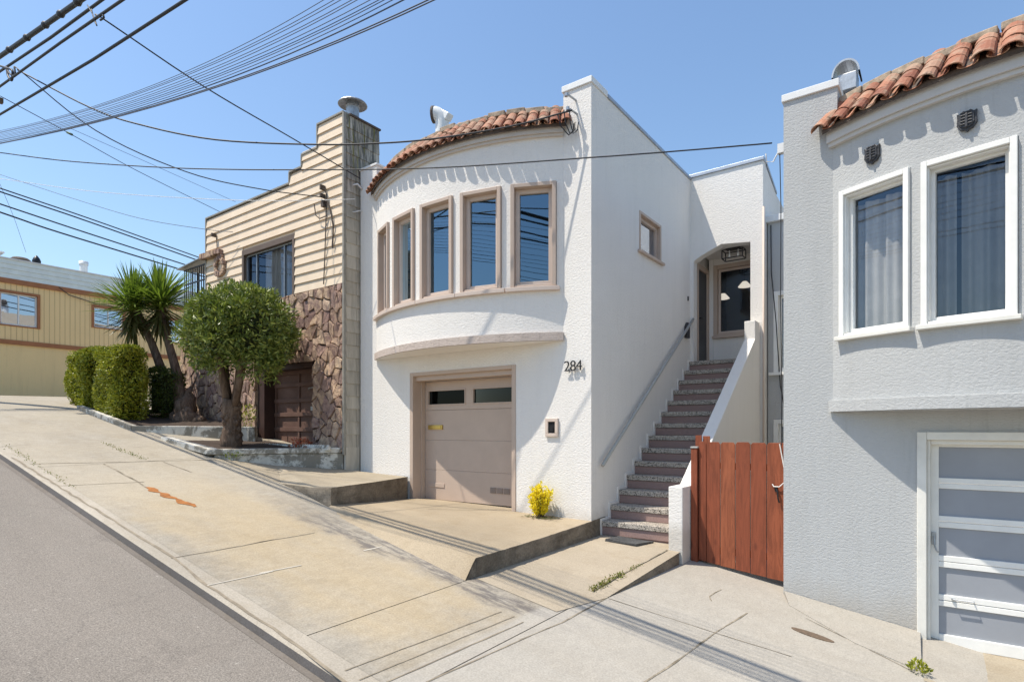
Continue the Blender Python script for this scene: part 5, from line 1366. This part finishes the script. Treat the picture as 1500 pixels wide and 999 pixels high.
# ================================================================== OVERHEAD WIRES
wires = [
    ('cable', 'thick bundled black cable, uppermost at the top left corner', 'heavy cables along the street', 'wire', 0.04, [(-19.3, 3.2, 7.87), (-14.218, 3.2, 6.986), (-11.847, 3.2, 6.574), (-10.145, 3.2, 6.283), (-0.572, 3.2, 4.645), (9.0, 3.2, 3.008)]),
    ('cable', 'second black cable from the top left corner, with a sagging lead', 'heavy cables along the street', 'wire', 0.022, [(-19.3, 3.15, 7.484), (-13.996, 3.15, 6.601), (-11.246, 3.15, 6.143), (-9.215, 3.15, 5.851), (-0.107, 3.15, 4.542), (9.0, 3.15, 3.234)]),
    ('cable', 'third black cable from the top left corner', 'heavy cables along the street', 'wire', 0.02, [(-19.3, 3.1, 6.971), (-13.774, 3.1, 6.224), (-10.621, 3.1, 5.797), (-8.408, 3.1, 5.472), (0.296, 3.1, 4.192), (9.0, 3.1, 2.913)]),
    ('cable', 'single black cable crossing the top left sky below the others', 'heavy cables along the street', 'wire', 0.02, [(-19.3, 3.25, 6.703), (-14.441, 3.25, 5.993), (-9.856, 3.25, 5.323), (-7.063, 3.25, 4.978), (0.968, 3.25, 3.987), (9.0, 3.25, 2.995)]),
    ('overhead_wire', 'thin weathered wire in the fan of lines over the street', 'thin wires fanning out over the street', 'wire_grey', 0.004, [(-19.3, 4.0, 7.356), (-17.773, 4.0, 6.993), (-16.052, 4.0, 6.583), (-14.568, 4.0, 6.244), (-13.275, 4.0, 5.961), (-12.139, 4.0, 5.724), (-11.133, 4.0, 5.526), (-10.236, 4.0, 5.359), (-9.431, 4.0, 5.22), (-8.705, 4.0, 5.103), (-8.046, 4.0, 5.007), (-7.445, 4.0, 4.927), (-6.896, 4.0, 4.863), (-6.392, 4.0, 4.812), (-5.927, 4.0, 4.773), (-5.497, 4.0, 4.744), (0.252, 4.0, 4.354), (6.0, 4.0, 3.965)]),
    ('overhead_wire', 'thin weathered wire in the fan of lines over the street', 'thin wires fanning out over the street', 'wire_grey', 0.004, [(-19.3, 3.95, 7.285), (-17.551, 3.95, 6.874), (-15.801, 3.95, 6.463), (-14.3, 3.95, 6.123), (-12.997, 3.95, 5.839), (-11.856, 3.95, 5.602), (-10.848, 3.95, 5.404), (-9.951, 3.95, 5.237), (-9.148, 3.95, 5.096), (-8.425, 3.95, 4.979), (-7.771, 3.95, 4.881), (-7.176, 3.95, 4.8), (-6.632, 3.95, 4.734), (-6.133, 3.95, 4.681), (-5.674, 3.95, 4.639), (-5.251, 3.95, 4.607), (0.375, 3.95, 4.185), (6.0, 3.95, 3.763)]),
    ('overhead_wire', 'thin weathered wire in the fan of lines over the street', 'thin wires fanning out over the street', 'wire_grey', 0.004, [(-19.3, 3.9, 7.234), (-17.329, 3.9, 6.771), (-15.569, 3.9, 6.358), (-14.063, 3.9, 6.016), (-12.759, 3.9, 5.733), (-11.62, 3.9, 5.496), (-10.615, 3.9, 5.297), (-9.723, 3.9, 5.13), (-8.926, 3.9, 4.99), (-8.209, 3.9, 4.873), (-7.561, 3.9, 4.775), (-6.971, 3.9, 4.694), (-6.434, 3.9, 4.628), (-5.941, 3.9, 4.574), (-5.488, 3.9, 4.532), (-5.07, 3.9, 4.5), (0.465, 3.9, 4.072), (6.0, 3.9, 3.645)]),
    ('overhead_wire', 'thin weathered wire in the fan of lines over the street', 'thin wires fanning out over the street', 'wire_grey', 0.004, [(-19.3, 3.85, 7.169), (-17.107, 3.85, 6.654), (-15.318, 3.85, 6.234), (-13.794, 3.85, 5.888), (-12.481, 3.85, 5.602), (-11.337, 3.85, 5.363), (-10.331, 3.85, 5.164), (-9.441, 3.85, 4.996), (-8.647, 3.85, 4.856), (-7.934, 3.85, 4.739), (-7.291, 3.85, 4.641), (-6.707, 3.85, 4.561), (-6.175, 3.85, 4.495), (-5.689, 3.85, 4.441), (-5.242, 3.85, 4.399), (-4.831, 3.85, 4.366), (0.585, 3.85, 3.94), (6.0, 3.85, 3.514)]),
    ('overhead_wire', 'thin weathered wire in the fan of lines over the street', 'thin wires fanning out over the street', 'wire_grey', 0.004, [(-19.3, 3.8, 7.107), (-16.884, 3.8, 6.537), (-15.094, 3.8, 6.114), (-13.572, 3.8, 5.768), (-12.263, 3.8, 5.482), (-11.124, 3.8, 5.245), (-10.125, 3.8, 5.047), (-9.242, 3.8, 4.882), (-8.454, 3.8, 4.744), (-7.749, 3.8, 4.629), (-7.112, 3.8, 4.534), (-6.535, 3.8, 4.456), (-6.01, 3.8, 4.393), (-5.53, 3.8, 4.342), (-5.09, 3.8, 4.303), (-4.684, 3.8, 4.273), (0.658, 3.8, 3.885), (6.0, 3.8, 3.497)]),
    ('overhead_wire', 'thin weathered wire in the fan of lines over the street', 'thin wires fanning out over the street', 'wire_grey', 0.004, [(-19.3, 3.75, 7.037), (-16.662, 3.75, 6.421), (-14.837, 3.75, 5.995), (-13.293, 3.75, 5.647), (-11.972, 3.75, 5.36), (-10.827, 3.75, 5.122), (-9.826, 3.75, 4.923), (-8.943, 3.75, 4.757), (-8.159, 3.75, 4.619), (-7.458, 3.75, 4.503), (-6.827, 3.75, 4.407), (-6.256, 3.75, 4.327), (-5.737, 3.75, 4.261), (-5.264, 3.75, 4.209), (-4.83, 3.75, 4.167), (-4.431, 3.75, 4.134), (0.784, 3.75, 3.712), (6.0, 3.75, 3.289)]),
    ('overhead_wire', 'thin weathered wire in the fan of lines over the street', 'thin wires fanning out over the street', 'wire_grey', 0.004, [(-19.3, 3.7, 6.973), (-16.44, 3.7, 6.306), (-14.599, 3.7, 5.877), (-13.049, 3.7, 5.527), (-11.726, 3.7, 5.24), (-10.582, 3.7, 5.002), (-9.585, 3.7, 4.805), (-8.707, 3.7, 4.64), (-7.929, 3.7, 4.503), (-7.234, 3.7, 4.388), (-6.61, 3.7, 4.293), (-6.046, 3.7, 4.214), (-5.534, 3.7, 4.15), (-5.067, 3.7, 4.098), (-4.64, 3.7, 4.057), (-4.247, 3.7, 4.025), (0.877, 3.7, 3.613), (6.0, 3.7, 3.2)]),
    ('overhead_wire', 'thin weathered wire in the fan of lines over the street', 'thin wires fanning out over the street', 'wire_grey', 0.004, [(-19.3, 3.65, 6.908), (-16.218, 3.65, 6.191), (-14.378, 3.65, 5.764), (-12.832, 3.65, 5.416), (-11.515, 3.65, 5.132), (-10.379, 3.65, 4.897), (-9.39, 3.65, 4.701), (-8.52, 3.65, 4.539), (-7.749, 3.65, 4.404), (-7.062, 3.65, 4.291), (-6.445, 3.65, 4.198), (-5.888, 3.65, 4.121), (-5.383, 3.65, 4.059), (-4.923, 3.65, 4.008), (-4.502, 3.65, 3.969), (-4.115, 3.65, 3.939), (0.942, 3.65, 3.543), (6.0, 3.65, 3.147)]),
    ('overhead_wire', 'thin weathered wire in the fan of lines over the street', 'thin wires fanning out over the street', 'wire_grey', 0.004, [(-19.3, 3.6, 6.868), (-15.996, 3.6, 6.092), (-14.146, 3.6, 5.658), (-12.597, 3.6, 5.307), (-11.281, 3.6, 5.02), (-10.149, 3.6, 4.784), (-9.165, 3.6, 4.589), (-8.301, 3.6, 4.427), (-7.537, 3.6, 4.292), (-6.857, 3.6, 4.181), (-6.247, 3.6, 4.089), (-5.698, 3.6, 4.014), (-5.2, 3.6, 3.953), (-4.746, 3.6, 3.904), (-4.332, 3.6, 3.866), (-3.951, 3.6, 3.838), (1.024, 3.6, 3.465), (6.0, 3.6, 3.093)]),
    ('overhead_wire', 'thin weathered wire in the fan of lines over the street', 'thin wires fanning out over the street', 'wire_grey', 0.006, [(-19.3, 3.55, 6.805), (-15.774, 3.55, 5.979), (-13.904, 3.55, 5.542), (-12.345, 3.55, 5.189), (-11.025, 3.55, 4.902), (-9.893, 3.55, 4.666), (-8.912, 3.55, 4.471), (-8.054, 3.55, 4.31), (-7.296, 3.55, 4.177), (-6.623, 3.55, 4.066), (-6.02, 3.55, 3.975), (-5.477, 3.55, 3.9), (-4.986, 3.55, 3.84), (-4.54, 3.55, 3.791), (-4.132, 3.55, 3.754), (-3.759, 3.55, 3.725), (1.121, 3.55, 3.353), (6.0, 3.55, 2.98)]),
    ('overhead_wire', 'thin weathered wire in the fan of lines over the street', 'thin wires fanning out over the street', 'wire_grey', 0.006, [(-19.3, 3.5, 6.728), (-15.551, 3.5, 5.867), (-13.606, 3.5, 5.42), (-12.001, 3.5, 5.062), (-10.653, 3.5, 4.771), (-9.506, 3.5, 4.532), (-8.518, 3.5, 4.335), (-7.657, 3.5, 4.171), (-6.902, 3.5, 4.034), (-6.232, 3.5, 3.92), (-5.636, 3.5, 3.824), (-5.1, 3.5, 3.745), (-4.617, 3.5, 3.679), (-4.179, 3.5, 3.626), (-3.78, 3.5, 3.582), (-3.415, 3.5, 3.547), (1.292, 3.5, 3.097), (6.0, 3.5, 2.647)]),
    ('overhead_wire', 'thin weathered wire in the fan of lines over the street', 'thin wires fanning out over the street', 'wire_grey', 0.006, [(-19.3, 3.45, 6.681), (-15.329, 3.45, 5.77), (-13.387, 3.45, 5.324), (-11.788, 3.45, 4.967), (-10.449, 3.45, 4.678), (-9.311, 3.45, 4.441), (-8.332, 3.45, 4.245), (-7.48, 3.45, 4.083), (-6.733, 3.45, 3.948), (-6.072, 3.45, 3.835), (-5.484, 3.45, 3.741), (-4.956, 3.45, 3.662), (-4.48, 3.45, 3.597), (-4.049, 3.45, 3.544), (-3.657, 3.45, 3.501), (-3.298, 3.45, 3.467), (1.351, 3.45, 3.02), (6.0, 3.45, 2.574)]),
    ('service_wire', 'straight wire descending from upper left to the tan house corner', 'service drops to the houses', 'wire', 0.01, [(-9.115, 3.1, 5.54), (-9.142, 3.34, 5.506), (-9.168, 3.577, 5.471), (-9.195, 3.814, 5.436), (-9.222, 4.054, 5.402), (-9.249, 4.301, 5.372), (-9.278, 4.556, 5.346), (-9.308, 4.823, 5.326), (-9.339, 5.099, 5.31), (-9.37, 5.381, 5.297), (-9.402, 5.667, 5.286), (-9.434, 5.951, 5.275), (-9.465, 6.233, 5.261), (-9.496, 6.511, 5.246), (-9.527, 6.789, 5.231), (-9.559, 7.067, 5.215), (-9.59, 7.345, 5.199), (-9.621, 7.622, 5.183), (-9.652, 7.9, 5.168)]),
    ('service_wire', 'twisted wire sagging across to the bracket on the white pilaster', 'service drops to the houses', 'wire', 0.013, [(-13.145, 3.2, 6.342), (-12.93, 3.316, 6.209), (-12.71, 3.435, 6.07), (-12.489, 3.554, 5.932), (-12.275, 3.669, 5.799), (-12.072, 3.779, 5.677), (-11.886, 3.879, 5.573), (-11.727, 3.965, 5.489), (-11.59, 4.039, 5.421), (-11.465, 4.106, 5.365), (-11.341, 4.174, 5.315), (-11.205, 4.247, 5.265), (-11.047, 4.332, 5.21), (-10.868, 4.429, 5.149), (-10.676, 4.532, 5.086), (-10.474, 4.642, 5.024), (-10.261, 4.756, 4.964), (-10.04, 4.876, 4.908), (-9.812, 4.999, 4.858), (-9.566, 5.131, 4.815), (-9.3, 5.275, 4.776), (-9.025, 5.423, 4.741), (-8.754, 5.57, 4.711), (-8.497, 5.708, 4.684), (-8.268, 5.832, 4.662), (-8.067, 5.941, 4.643), (-7.886, 6.038, 4.63), (-7.721, 6.128, 4.621), (-7.565, 6.211, 4.615), (-7.415, 6.292, 4.611), (-7.266, 6.373, 4.608), (-7.124, 6.45, 4.605), (-6.993, 6.52, 4.604), (-6.868, 6.588, 4.605), (-6.742, 6.656, 4.608), (-6.609, 6.728, 4.614), (-6.462, 6.807, 4.622), (-6.298, 6.895, 4.634), (-6.12, 6.992, 4.65), (-5.934, 7.092, 4.667), (-5.749, 7.192, 4.687), (-5.57, 7.288, 4.709), (-5.404, 7.378, 4.732), (-5.254, 7.459, 4.758), (-5.114, 7.535, 4.786), (-4.98, 7.607, 4.816), (-4.849, 7.677, 4.847), (-4.719, 7.748, 4.877), (-4.585, 7.82, 4.907)]),
    ('service_wire', 'wire swooping from upper left to the bracket on the tan siding', 'service drops to the houses', 'wire', 0.01, [(-13.302, 3.2, 6.46), (-13.188, 3.366, 6.3), (-13.077, 3.53, 6.134), (-12.966, 3.693, 5.969), (-12.853, 3.86, 5.809), (-12.735, 4.032, 5.66), (-12.612, 4.213, 5.527), (-12.481, 4.406, 5.41), (-12.342, 4.61, 5.303), (-12.2, 4.82, 5.208), (-12.056, 5.03, 5.124), (-11.916, 5.236, 5.05), (-11.782, 5.434, 4.987), (-11.653, 5.622, 4.937), (-11.528, 5.806, 4.902), (-11.406, 5.985, 4.878), (-11.286, 6.162, 4.861), (-11.168, 6.336, 4.848), (-11.05, 6.508, 4.836), (-10.935, 6.678, 4.826), (-10.821, 6.845, 4.823), (-10.71, 7.009, 4.824), (-10.598, 7.172, 4.827), (-10.487, 7.336, 4.829), (-10.376, 7.5, 4.83)]),
    ('service_wire', 'wire descending behind the tan roofline past a small green splice', 'service drops to the houses', 'wire', 0.01, [(-19.995, 4.5, 8.783), (-20.112, 4.786, 8.773), (-20.228, 5.068, 8.763), (-20.343, 5.349, 8.753), (-20.461, 5.635, 8.743), (-20.583, 5.932, 8.732), (-20.711, 6.244, 8.719), (-20.84, 6.557, 8.702), (-20.966, 6.865, 8.683), (-21.096, 7.183, 8.662), (-21.238, 7.527, 8.642), (-21.397, 7.914, 8.626), (-21.579, 8.359, 8.614), (-21.792, 8.878, 8.609), (-22.031, 9.46, 8.609), (-22.288, 10.084, 8.611), (-22.553, 10.73, 8.615), (-22.818, 11.376, 8.619), (-23.074, 12.0, 8.622)]),
    ('service_wire', 'faint thin wire crossing down to the tan roofline', 'service drops to the houses', 'wire_grey', 0.005, [(-16.674, 5.0, 7.153), (-16.728, 5.312, 7.143), (-16.78, 5.614, 7.133), (-16.833, 5.916, 7.123), (-16.887, 6.228, 7.112), (-16.944, 6.558, 7.101), (-17.006, 6.916, 7.088), (-17.074, 7.308, 7.072), (-17.147, 7.728, 7.055), (-17.223, 8.166, 7.038), (-17.301, 8.614, 7.019), (-17.379, 9.062, 7.0), (-17.455, 9.5, 6.982)]),
    ('service_wire', 'long dark wire running level past the white house to the grey house bracket', 'service drops to the houses', 'wire', 0.0095, [(-15.107, 3.4, 5.51), (-14.81, 3.507, 5.439), (-14.523, 3.61, 5.368), (-14.235, 3.713, 5.298), (-13.938, 3.82, 5.227), (-13.622, 3.933, 5.155), (-13.277, 4.057, 5.081), (-12.896, 4.193, 5.004), (-12.486, 4.341, 4.924), (-12.057, 4.495, 4.843), (-11.619, 4.652, 4.762), (-11.182, 4.809, 4.685), (-10.757, 4.961, 4.613), (-10.338, 5.112, 4.547), (-9.914, 5.264, 4.483), (-9.493, 5.415, 4.422), (-9.078, 5.564, 4.365), (-8.675, 5.708, 4.311), (-8.289, 5.847, 4.26), (-7.926, 5.977, 4.212), (-7.584, 6.1, 4.168), (-7.254, 6.218, 4.127), (-6.927, 6.336, 4.089), (-6.594, 6.455, 4.053), (-6.247, 6.58, 4.018), (-5.871, 6.715, 3.986), (-5.472, 6.858, 3.956), (-5.066, 7.004, 3.929), (-4.673, 7.145, 3.904), (-4.31, 7.275, 3.881), (-3.996, 7.387, 3.861), (-3.739, 7.48, 3.844), (-3.527, 7.556, 3.831), (-3.344, 7.621, 3.82), (-3.179, 7.681, 3.81), (-3.016, 7.739, 3.801), (-2.842, 7.802, 3.792), (-2.661, 7.867, 3.782), (-2.483, 7.931, 3.773), (-2.309, 7.993, 3.764), (-2.136, 8.055, 3.756), (-1.963, 8.117, 3.747), (-1.788, 8.18, 3.739)]),
    ('service_wire', 'pale thin wire level across the tan siding', 'service drops to the houses', 'white_cable', 0.006, [(-17.773, 4.0, 5.875), (-17.329, 4.188, 5.775), (-16.894, 4.372, 5.674), (-16.459, 4.557, 5.574), (-16.014, 4.745, 5.474), (-15.551, 4.941, 5.376), (-15.061, 5.148, 5.282), (-14.524, 5.376, 5.189), (-13.944, 5.621, 5.094), (-13.346, 5.875, 5.002), (-12.754, 6.125, 4.915), (-12.192, 6.363, 4.837), (-11.684, 6.578, 4.771), (-11.239, 6.767, 4.72), (-10.839, 6.936, 4.682), (-10.469, 7.093, 4.653), (-10.114, 7.243, 4.628), (-9.759, 7.393, 4.604), (-9.39, 7.55, 4.575)]),
    ('service_wire', 'thin wire sagging to the bracket at the left end of the tan siding', 'service drops to the houses', 'wire_grey', 0.007, [(-22.216, 5.0, 7.464), (-21.704, 5.154, 7.271), (-21.182, 5.311, 7.074), (-20.66, 5.468, 6.878), (-20.147, 5.623, 6.685), (-19.654, 5.771, 6.501), (-19.19, 5.91, 6.331), (-18.758, 6.04, 6.173), (-18.353, 6.162, 6.025), (-17.967, 6.278, 5.885), (-17.594, 6.39, 5.754), (-17.227, 6.501, 5.63), (-16.86, 6.611, 5.514), (-16.481, 6.725, 5.404), (-16.095, 6.842, 5.301), (-15.714, 6.956, 5.206), (-15.354, 7.064, 5.119), (-15.029, 7.162, 5.043), (-14.754, 7.245, 4.979), (-14.539, 7.309, 4.929), (-14.378, 7.358, 4.896), (-14.251, 7.396, 4.872), (-14.142, 7.429, 4.853), (-14.032, 7.462, 4.835), (-13.906, 7.5, 4.811)]),
    ('side_street_wire', 'uppermost dark line low at the left, over the side street', 'dark lines along the side street', 'wire', 0.016, [(-19.0, -1.401, 6.644), (-19.0, -0.411, 6.539), (-19.0, 0.632, 6.428), (-19.0, 1.674, 6.318), (-19.0, 2.664, 6.213), (-19.0, 3.549, 6.119), (-19.0, 4.276, 6.042), (-19.0, 4.799, 5.987), (-19.0, 5.15, 5.951), (-19.0, 5.395, 5.926), (-19.0, 5.603, 5.905), (-19.0, 5.838, 5.879), (-19.0, 6.168, 5.841), (-19.0, 6.587, 5.791), (-19.0, 7.041, 5.735), (-19.0, 7.522, 5.674), (-19.0, 8.025, 5.611), (-19.0, 8.545, 5.545), (-19.0, 9.075, 5.478), (-19.0, 9.622, 5.41), (-19.0, 10.194, 5.339), (-19.0, 10.782, 5.265), (-19.0, 11.378, 5.191), (-19.0, 11.974, 5.117), (-19.0, 12.562, 5.043)]),
    ('side_street_wire', 'second dark line low at the left, over the side street', 'dark lines along the side street', 'wire', 0.018, [(-19.0, -1.401, 6.585), (-19.0, -0.411, 6.476), (-19.0, 0.632, 6.36), (-19.0, 1.674, 6.245), (-19.0, 2.664, 6.135), (-19.0, 3.549, 6.037), (-19.0, 4.276, 5.956), (-19.0, 4.799, 5.899), (-19.0, 5.15, 5.862), (-19.0, 5.395, 5.836), (-19.0, 5.603, 5.814), (-19.0, 5.838, 5.787), (-19.0, 6.168, 5.747), (-19.0, 6.587, 5.695), (-19.0, 7.041, 5.637), (-19.0, 7.522, 5.574), (-19.0, 8.025, 5.508), (-19.0, 8.545, 5.44), (-19.0, 9.075, 5.371), (-19.0, 9.622, 5.3), (-19.0, 10.194, 5.226), (-19.0, 10.782, 5.149), (-19.0, 11.378, 5.072), (-19.0, 11.974, 4.995), (-19.0, 12.562, 4.919)]),
    ('side_street_wire', 'third dark line low at the left, over the side street', 'dark lines along the side street', 'wire', 0.018, [(-19.0, -1.352, 6.33), (-19.0, -0.371, 6.212), (-19.0, 0.663, 6.086), (-19.0, 1.696, 5.961), (-19.0, 2.678, 5.843), (-19.0, 3.555, 5.736), (-19.0, 4.276, 5.649), (-19.0, 4.793, 5.586), (-19.0, 5.139, 5.543), (-19.0, 5.381, 5.513), (-19.0, 5.585, 5.488), (-19.0, 5.82, 5.46), (-19.0, 6.152, 5.422), (-19.0, 6.577, 5.375), (-19.0, 7.038, 5.324), (-19.0, 7.53, 5.271), (-19.0, 8.044, 5.215), (-19.0, 8.576, 5.158), (-19.0, 9.117, 5.099), (-19.0, 9.676, 5.039), (-19.0, 10.259, 4.975), (-19.0, 10.859, 4.91), (-19.0, 11.467, 4.844), (-19.0, 12.075, 4.778), (-19.0, 12.674, 4.712)]),
    ('side_street_wire', 'lowest dark line at the left, above the beige roof', 'dark lines along the side street', 'wire', 0.02, [(-19.0, 0.558, 5.973), (-19.0, 1.207, 5.88), (-19.0, 1.889, 5.783), (-19.0, 2.572, 5.687), (-19.0, 3.22, 5.594), (-19.0, 3.8, 5.512), (-19.0, 4.276, 5.444), (-19.0, 4.604, 5.396), (-19.0, 4.802, 5.365), (-19.0, 4.932, 5.343), (-19.0, 5.053, 5.324), (-19.0, 5.227, 5.301), (-19.0, 5.515, 5.268), (-19.0, 5.922, 5.225), (-19.0, 6.399, 5.177), (-19.0, 6.93, 5.125), (-19.0, 7.495, 5.07), (-19.0, 8.078, 5.013), (-19.0, 8.661, 4.956), (-19.0, 9.254, 4.897), (-19.0, 9.873, 4.836), (-19.0, 10.509, 4.773), (-19.0, 11.155, 4.709), (-19.0, 11.8, 4.645), (-19.0, 12.436, 4.582)]),
    ('service_wire', 'short stay wire slanting down at the left edge above the beige roof', 'service drops to the houses', 'wire_grey', 0.006, [(-24.882, 5.6, 8.046), (-25.264, 5.749, 7.997), (-25.642, 5.897, 7.952), (-26.021, 6.045, 7.906), (-26.402, 6.194, 7.857), (-26.791, 6.346, 7.8), (-27.189, 6.502, 7.732), (-27.6, 6.663, 7.65), (-28.022, 6.828, 7.556), (-28.45, 6.995, 7.455), (-28.882, 7.164, 7.349), (-29.313, 7.333, 7.244), (-29.741, 7.5, 7.143)]),
]
for (nm, lb, gr, mt, r, pts) in wires:
    q = MB(); q.tube(pts, r, 6)
    if nm == 'cable' and r > .03:
        # lashing bulges on the bundled cable
        for k in range(12):
            f = k/12*(len(pts)-1); i = int(f); p = Vector(pts[i]).lerp(Vector(pts[i+1]), f-i); d = (Vector(pts[i+1])-Vector(pts[i])).normalized()
            q.tube([p-d*.12, p, p+d*.12], [.03, .058, .03], 8)
    tag(q.build(nm, M[mt], loc=pts[0], smooth=True), lb, 'wire', gr)
q = MB(); q.tube([(-13.774, 3.1, 6.595), (-13.712, 3.1, 6.566), (-13.649, 3.1, 6.537), (-13.586, 3.1, 6.508), (-13.524, 3.1, 6.48), (-13.461, 3.1, 6.451), (-13.4, 3.1, 6.421), (-13.335, 3.1, 6.392), (-13.264, 3.1, 6.361), (-13.195, 3.1, 6.331), (-13.13, 3.1, 6.301), (-13.077, 3.1, 6.271), (-13.041, 3.1, 6.243), (-13.022, 3.1, 6.213), (-13.018, 3.1, 6.179), (-13.026, 3.1, 6.147), (-13.04, 3.1, 6.119), (-13.06, 3.1, 6.099), (-13.08, 3.1, 6.091), (-13.105, 3.1, 6.097), (-13.139, 3.1, 6.115), (-13.177, 3.1, 6.141), (-13.215, 3.1, 6.172), (-13.25, 3.1, 6.204), (-13.279, 3.1, 6.233), (-13.299, 3.1, 6.26), (-13.314, 3.1, 6.288), (-13.326, 3.1, 6.318), (-13.337, 3.1, 6.347), (-13.347, 3.1, 6.377), (-13.359, 3.1, 6.407)], .02, 6); q.tube([(-13.4, 3.1, 6.446), (-13.368, 3.1, 6.413), (-13.337, 3.1, 6.38), (-13.306, 3.1, 6.347), (-13.274, 3.1, 6.314), (-13.239, 3.1, 6.282), (-13.199, 3.1, 6.252), (-13.149, 3.1, 6.22), (-13.09, 3.1, 6.184), (-13.027, 3.1, 6.149), (-12.968, 3.1, 6.12), (-12.919, 3.1, 6.1), (-12.886, 3.1, 6.093), (-12.872, 3.1, 6.103), (-12.873, 3.1, 6.128), (-12.883, 3.1, 6.161), (-12.899, 3.1, 6.2), (-12.914, 3.1, 6.238), (-12.924, 3.1, 6.272)], .015, 6)
tag(q.build('cable_loop', M['wire'], loc=(-13.774, 3.1, 6.595), smooth=True), 'coiled loop of black cable hanging at the left edge', 'cable loop')
q = MB(); q.tube([(-9.599, 3.1, 5.911), (-9.565, 3.1, 5.875), (-9.531, 3.1, 5.839), (-9.497, 3.1, 5.803), (-9.463, 3.1, 5.767), (-9.431, 3.1, 5.731), (-9.401, 3.1, 5.696), (-9.371, 3.1, 5.657), (-9.34, 3.1, 5.614), (-9.31, 3.1, 5.571), (-9.285, 3.1, 5.532), (-9.266, 3.1, 5.503), (-9.257, 3.1, 5.487), (-9.259, 3.1, 5.486), (-9.271, 3.1, 5.498), (-9.289, 3.1, 5.519), (-9.312, 3.1, 5.545), (-9.334, 3.1, 5.574), (-9.353, 3.1, 5.601), (-9.369, 3.1, 5.628), (-9.385, 3.1, 5.659), (-9.401, 3.1, 5.691), (-9.417, 3.1, 5.725), (-9.434, 3.1, 5.759), (-9.45, 3.1, 5.791)], .008, 6); q.tube([(-9.304, 3.1, 5.655), (-9.28, 3.1, 5.64), (-9.254, 3.1, 5.622), (-9.229, 3.1, 5.605), (-9.204, 3.1, 5.59), (-9.181, 3.1, 5.577), (-9.162, 3.1, 5.568), (-9.146, 3.1, 5.566), (-9.133, 3.1, 5.57), (-9.122, 3.1, 5.576), (-9.112, 3.1, 5.583), (-9.103, 3.1, 5.587), (-9.092, 3.1, 5.585), (-9.078, 3.1, 5.576), (-9.062, 3.1, 5.561), (-9.045, 3.1, 5.543), (-9.032, 3.1, 5.526), (-9.023, 3.1, 5.511), (-9.022, 3.1, 5.501), (-9.031, 3.1, 5.497), (-9.047, 3.1, 5.498), (-9.069, 3.1, 5.501), (-9.093, 3.1, 5.505), (-9.117, 3.1, 5.509), (-9.138, 3.1, 5.512)], .014, 6)
tag(q.build('wire_clamp', M['wire'], loc=(-9.304, 3.1, 5.655), smooth=True), 'hooked clamp where the straight drop leaves the cable', 'clamp')
q = MB(); q.tube([(-22.853357, 6.823846, 9.629929), (-22.613357, 6.883846, 9.509929)], .035, 8)
tag(q.build('splice', plain('green_splice', (.10, .16, .08), .6, .1, 5, 0), loc=(-22.733357, 6.853846, 9.569929), smooth=True), 'small green splice on the wire descending behind the tan roof', 'splice')
up = thing('utility_pole', (-19.3, 3.4, gz(-19.3, 3.4)), 'wooden utility pole with crossarms at the top of the street', 'pole')
q = MB(); q.tube([(-19.3, 3.4, .3), (-19.3, 3.4, 5), (-19.3, 3.4, 9.6)], [.17, .15, .12], 14); q.build('shaft', M['wood_pole'], up, smooth=True)
q = MB(); q.box(-19.36, -19.24, 2.1, 4.05, 6.42, 6.54); q.build('crossarm', M['wood_pole'], up); q = MB(); q.box(-19.36, -19.24, 2.4, 4.4, 8.3, 8.42); q.build('crossarm', M['wood_pole'], up)
q = MB(); q.lathe((-19.0, 3.4, 6.8), [(0, 0), (.22, 0), (.22, .8), (.18, .86), (0, .88)], 16); q.build('transformer', M['steel'], up)

# ------------------------------------------------------------------ camera
cam = bpy.data.cameras.new('camera'); co = bpy.data.objects.new('camera', cam); link(co)
cam.sensor_width = 36; cam.lens = 860/1500*36; cam.shift_y = (630-499.5)/1500
cam.clip_start = .05; cam.clip_end = 600
co.location = (0, 0, 0); co.rotation_euler = (R(90), 0, math.atan(630/860))
scene.camera = co

# ------------------------------------------------------------------ light
tv = Vector((1.0, 1, -2.90)).normalized()
sl = bpy.data.lights.new('sun', 'SUN'); sl.energy = 4.7; sl.angle = R(.53); sl.color = (1, .93, .81)
so = bpy.data.objects.new('sun', sl); link(so); so.rotation_euler = tv.to_track_quat('-Z', 'Y').to_euler(); so.location = (-12, -10, 34)
w = bpy.data.worlds.new('World'); scene.world = w; w.use_nodes = True
nt = w.node_tree; bg = nt.nodes['Background']; sky = nt.nodes.new('ShaderNodeTexSky'); sky.sky_type = 'NISHITA'
sky.sun_disc = False; sky.sun_elevation = R(64.0); sky.sun_rotation = math.atan2(-1, -1) % (2*math.pi)
sky.altitude = 0; sky.air_density = 1.4; sky.dust_density = 0.8; sky.ozone_density = 5.0
nt.links.new(sky.outputs[0], bg.inputs[0]); bg.inputs[1].default_value = 0.15
vs = scene.view_settings; vs.view_transform = 'Standard'; vs.look = 'None'; vs.gamma = 1; vs.exposure = 0.33; vs.use_curve_mapping = False
scene.cycles.max_bounces = 8; scene.cycles.transparent_max_bounces = 12; scene.cycles.diffuse_bounces = 5
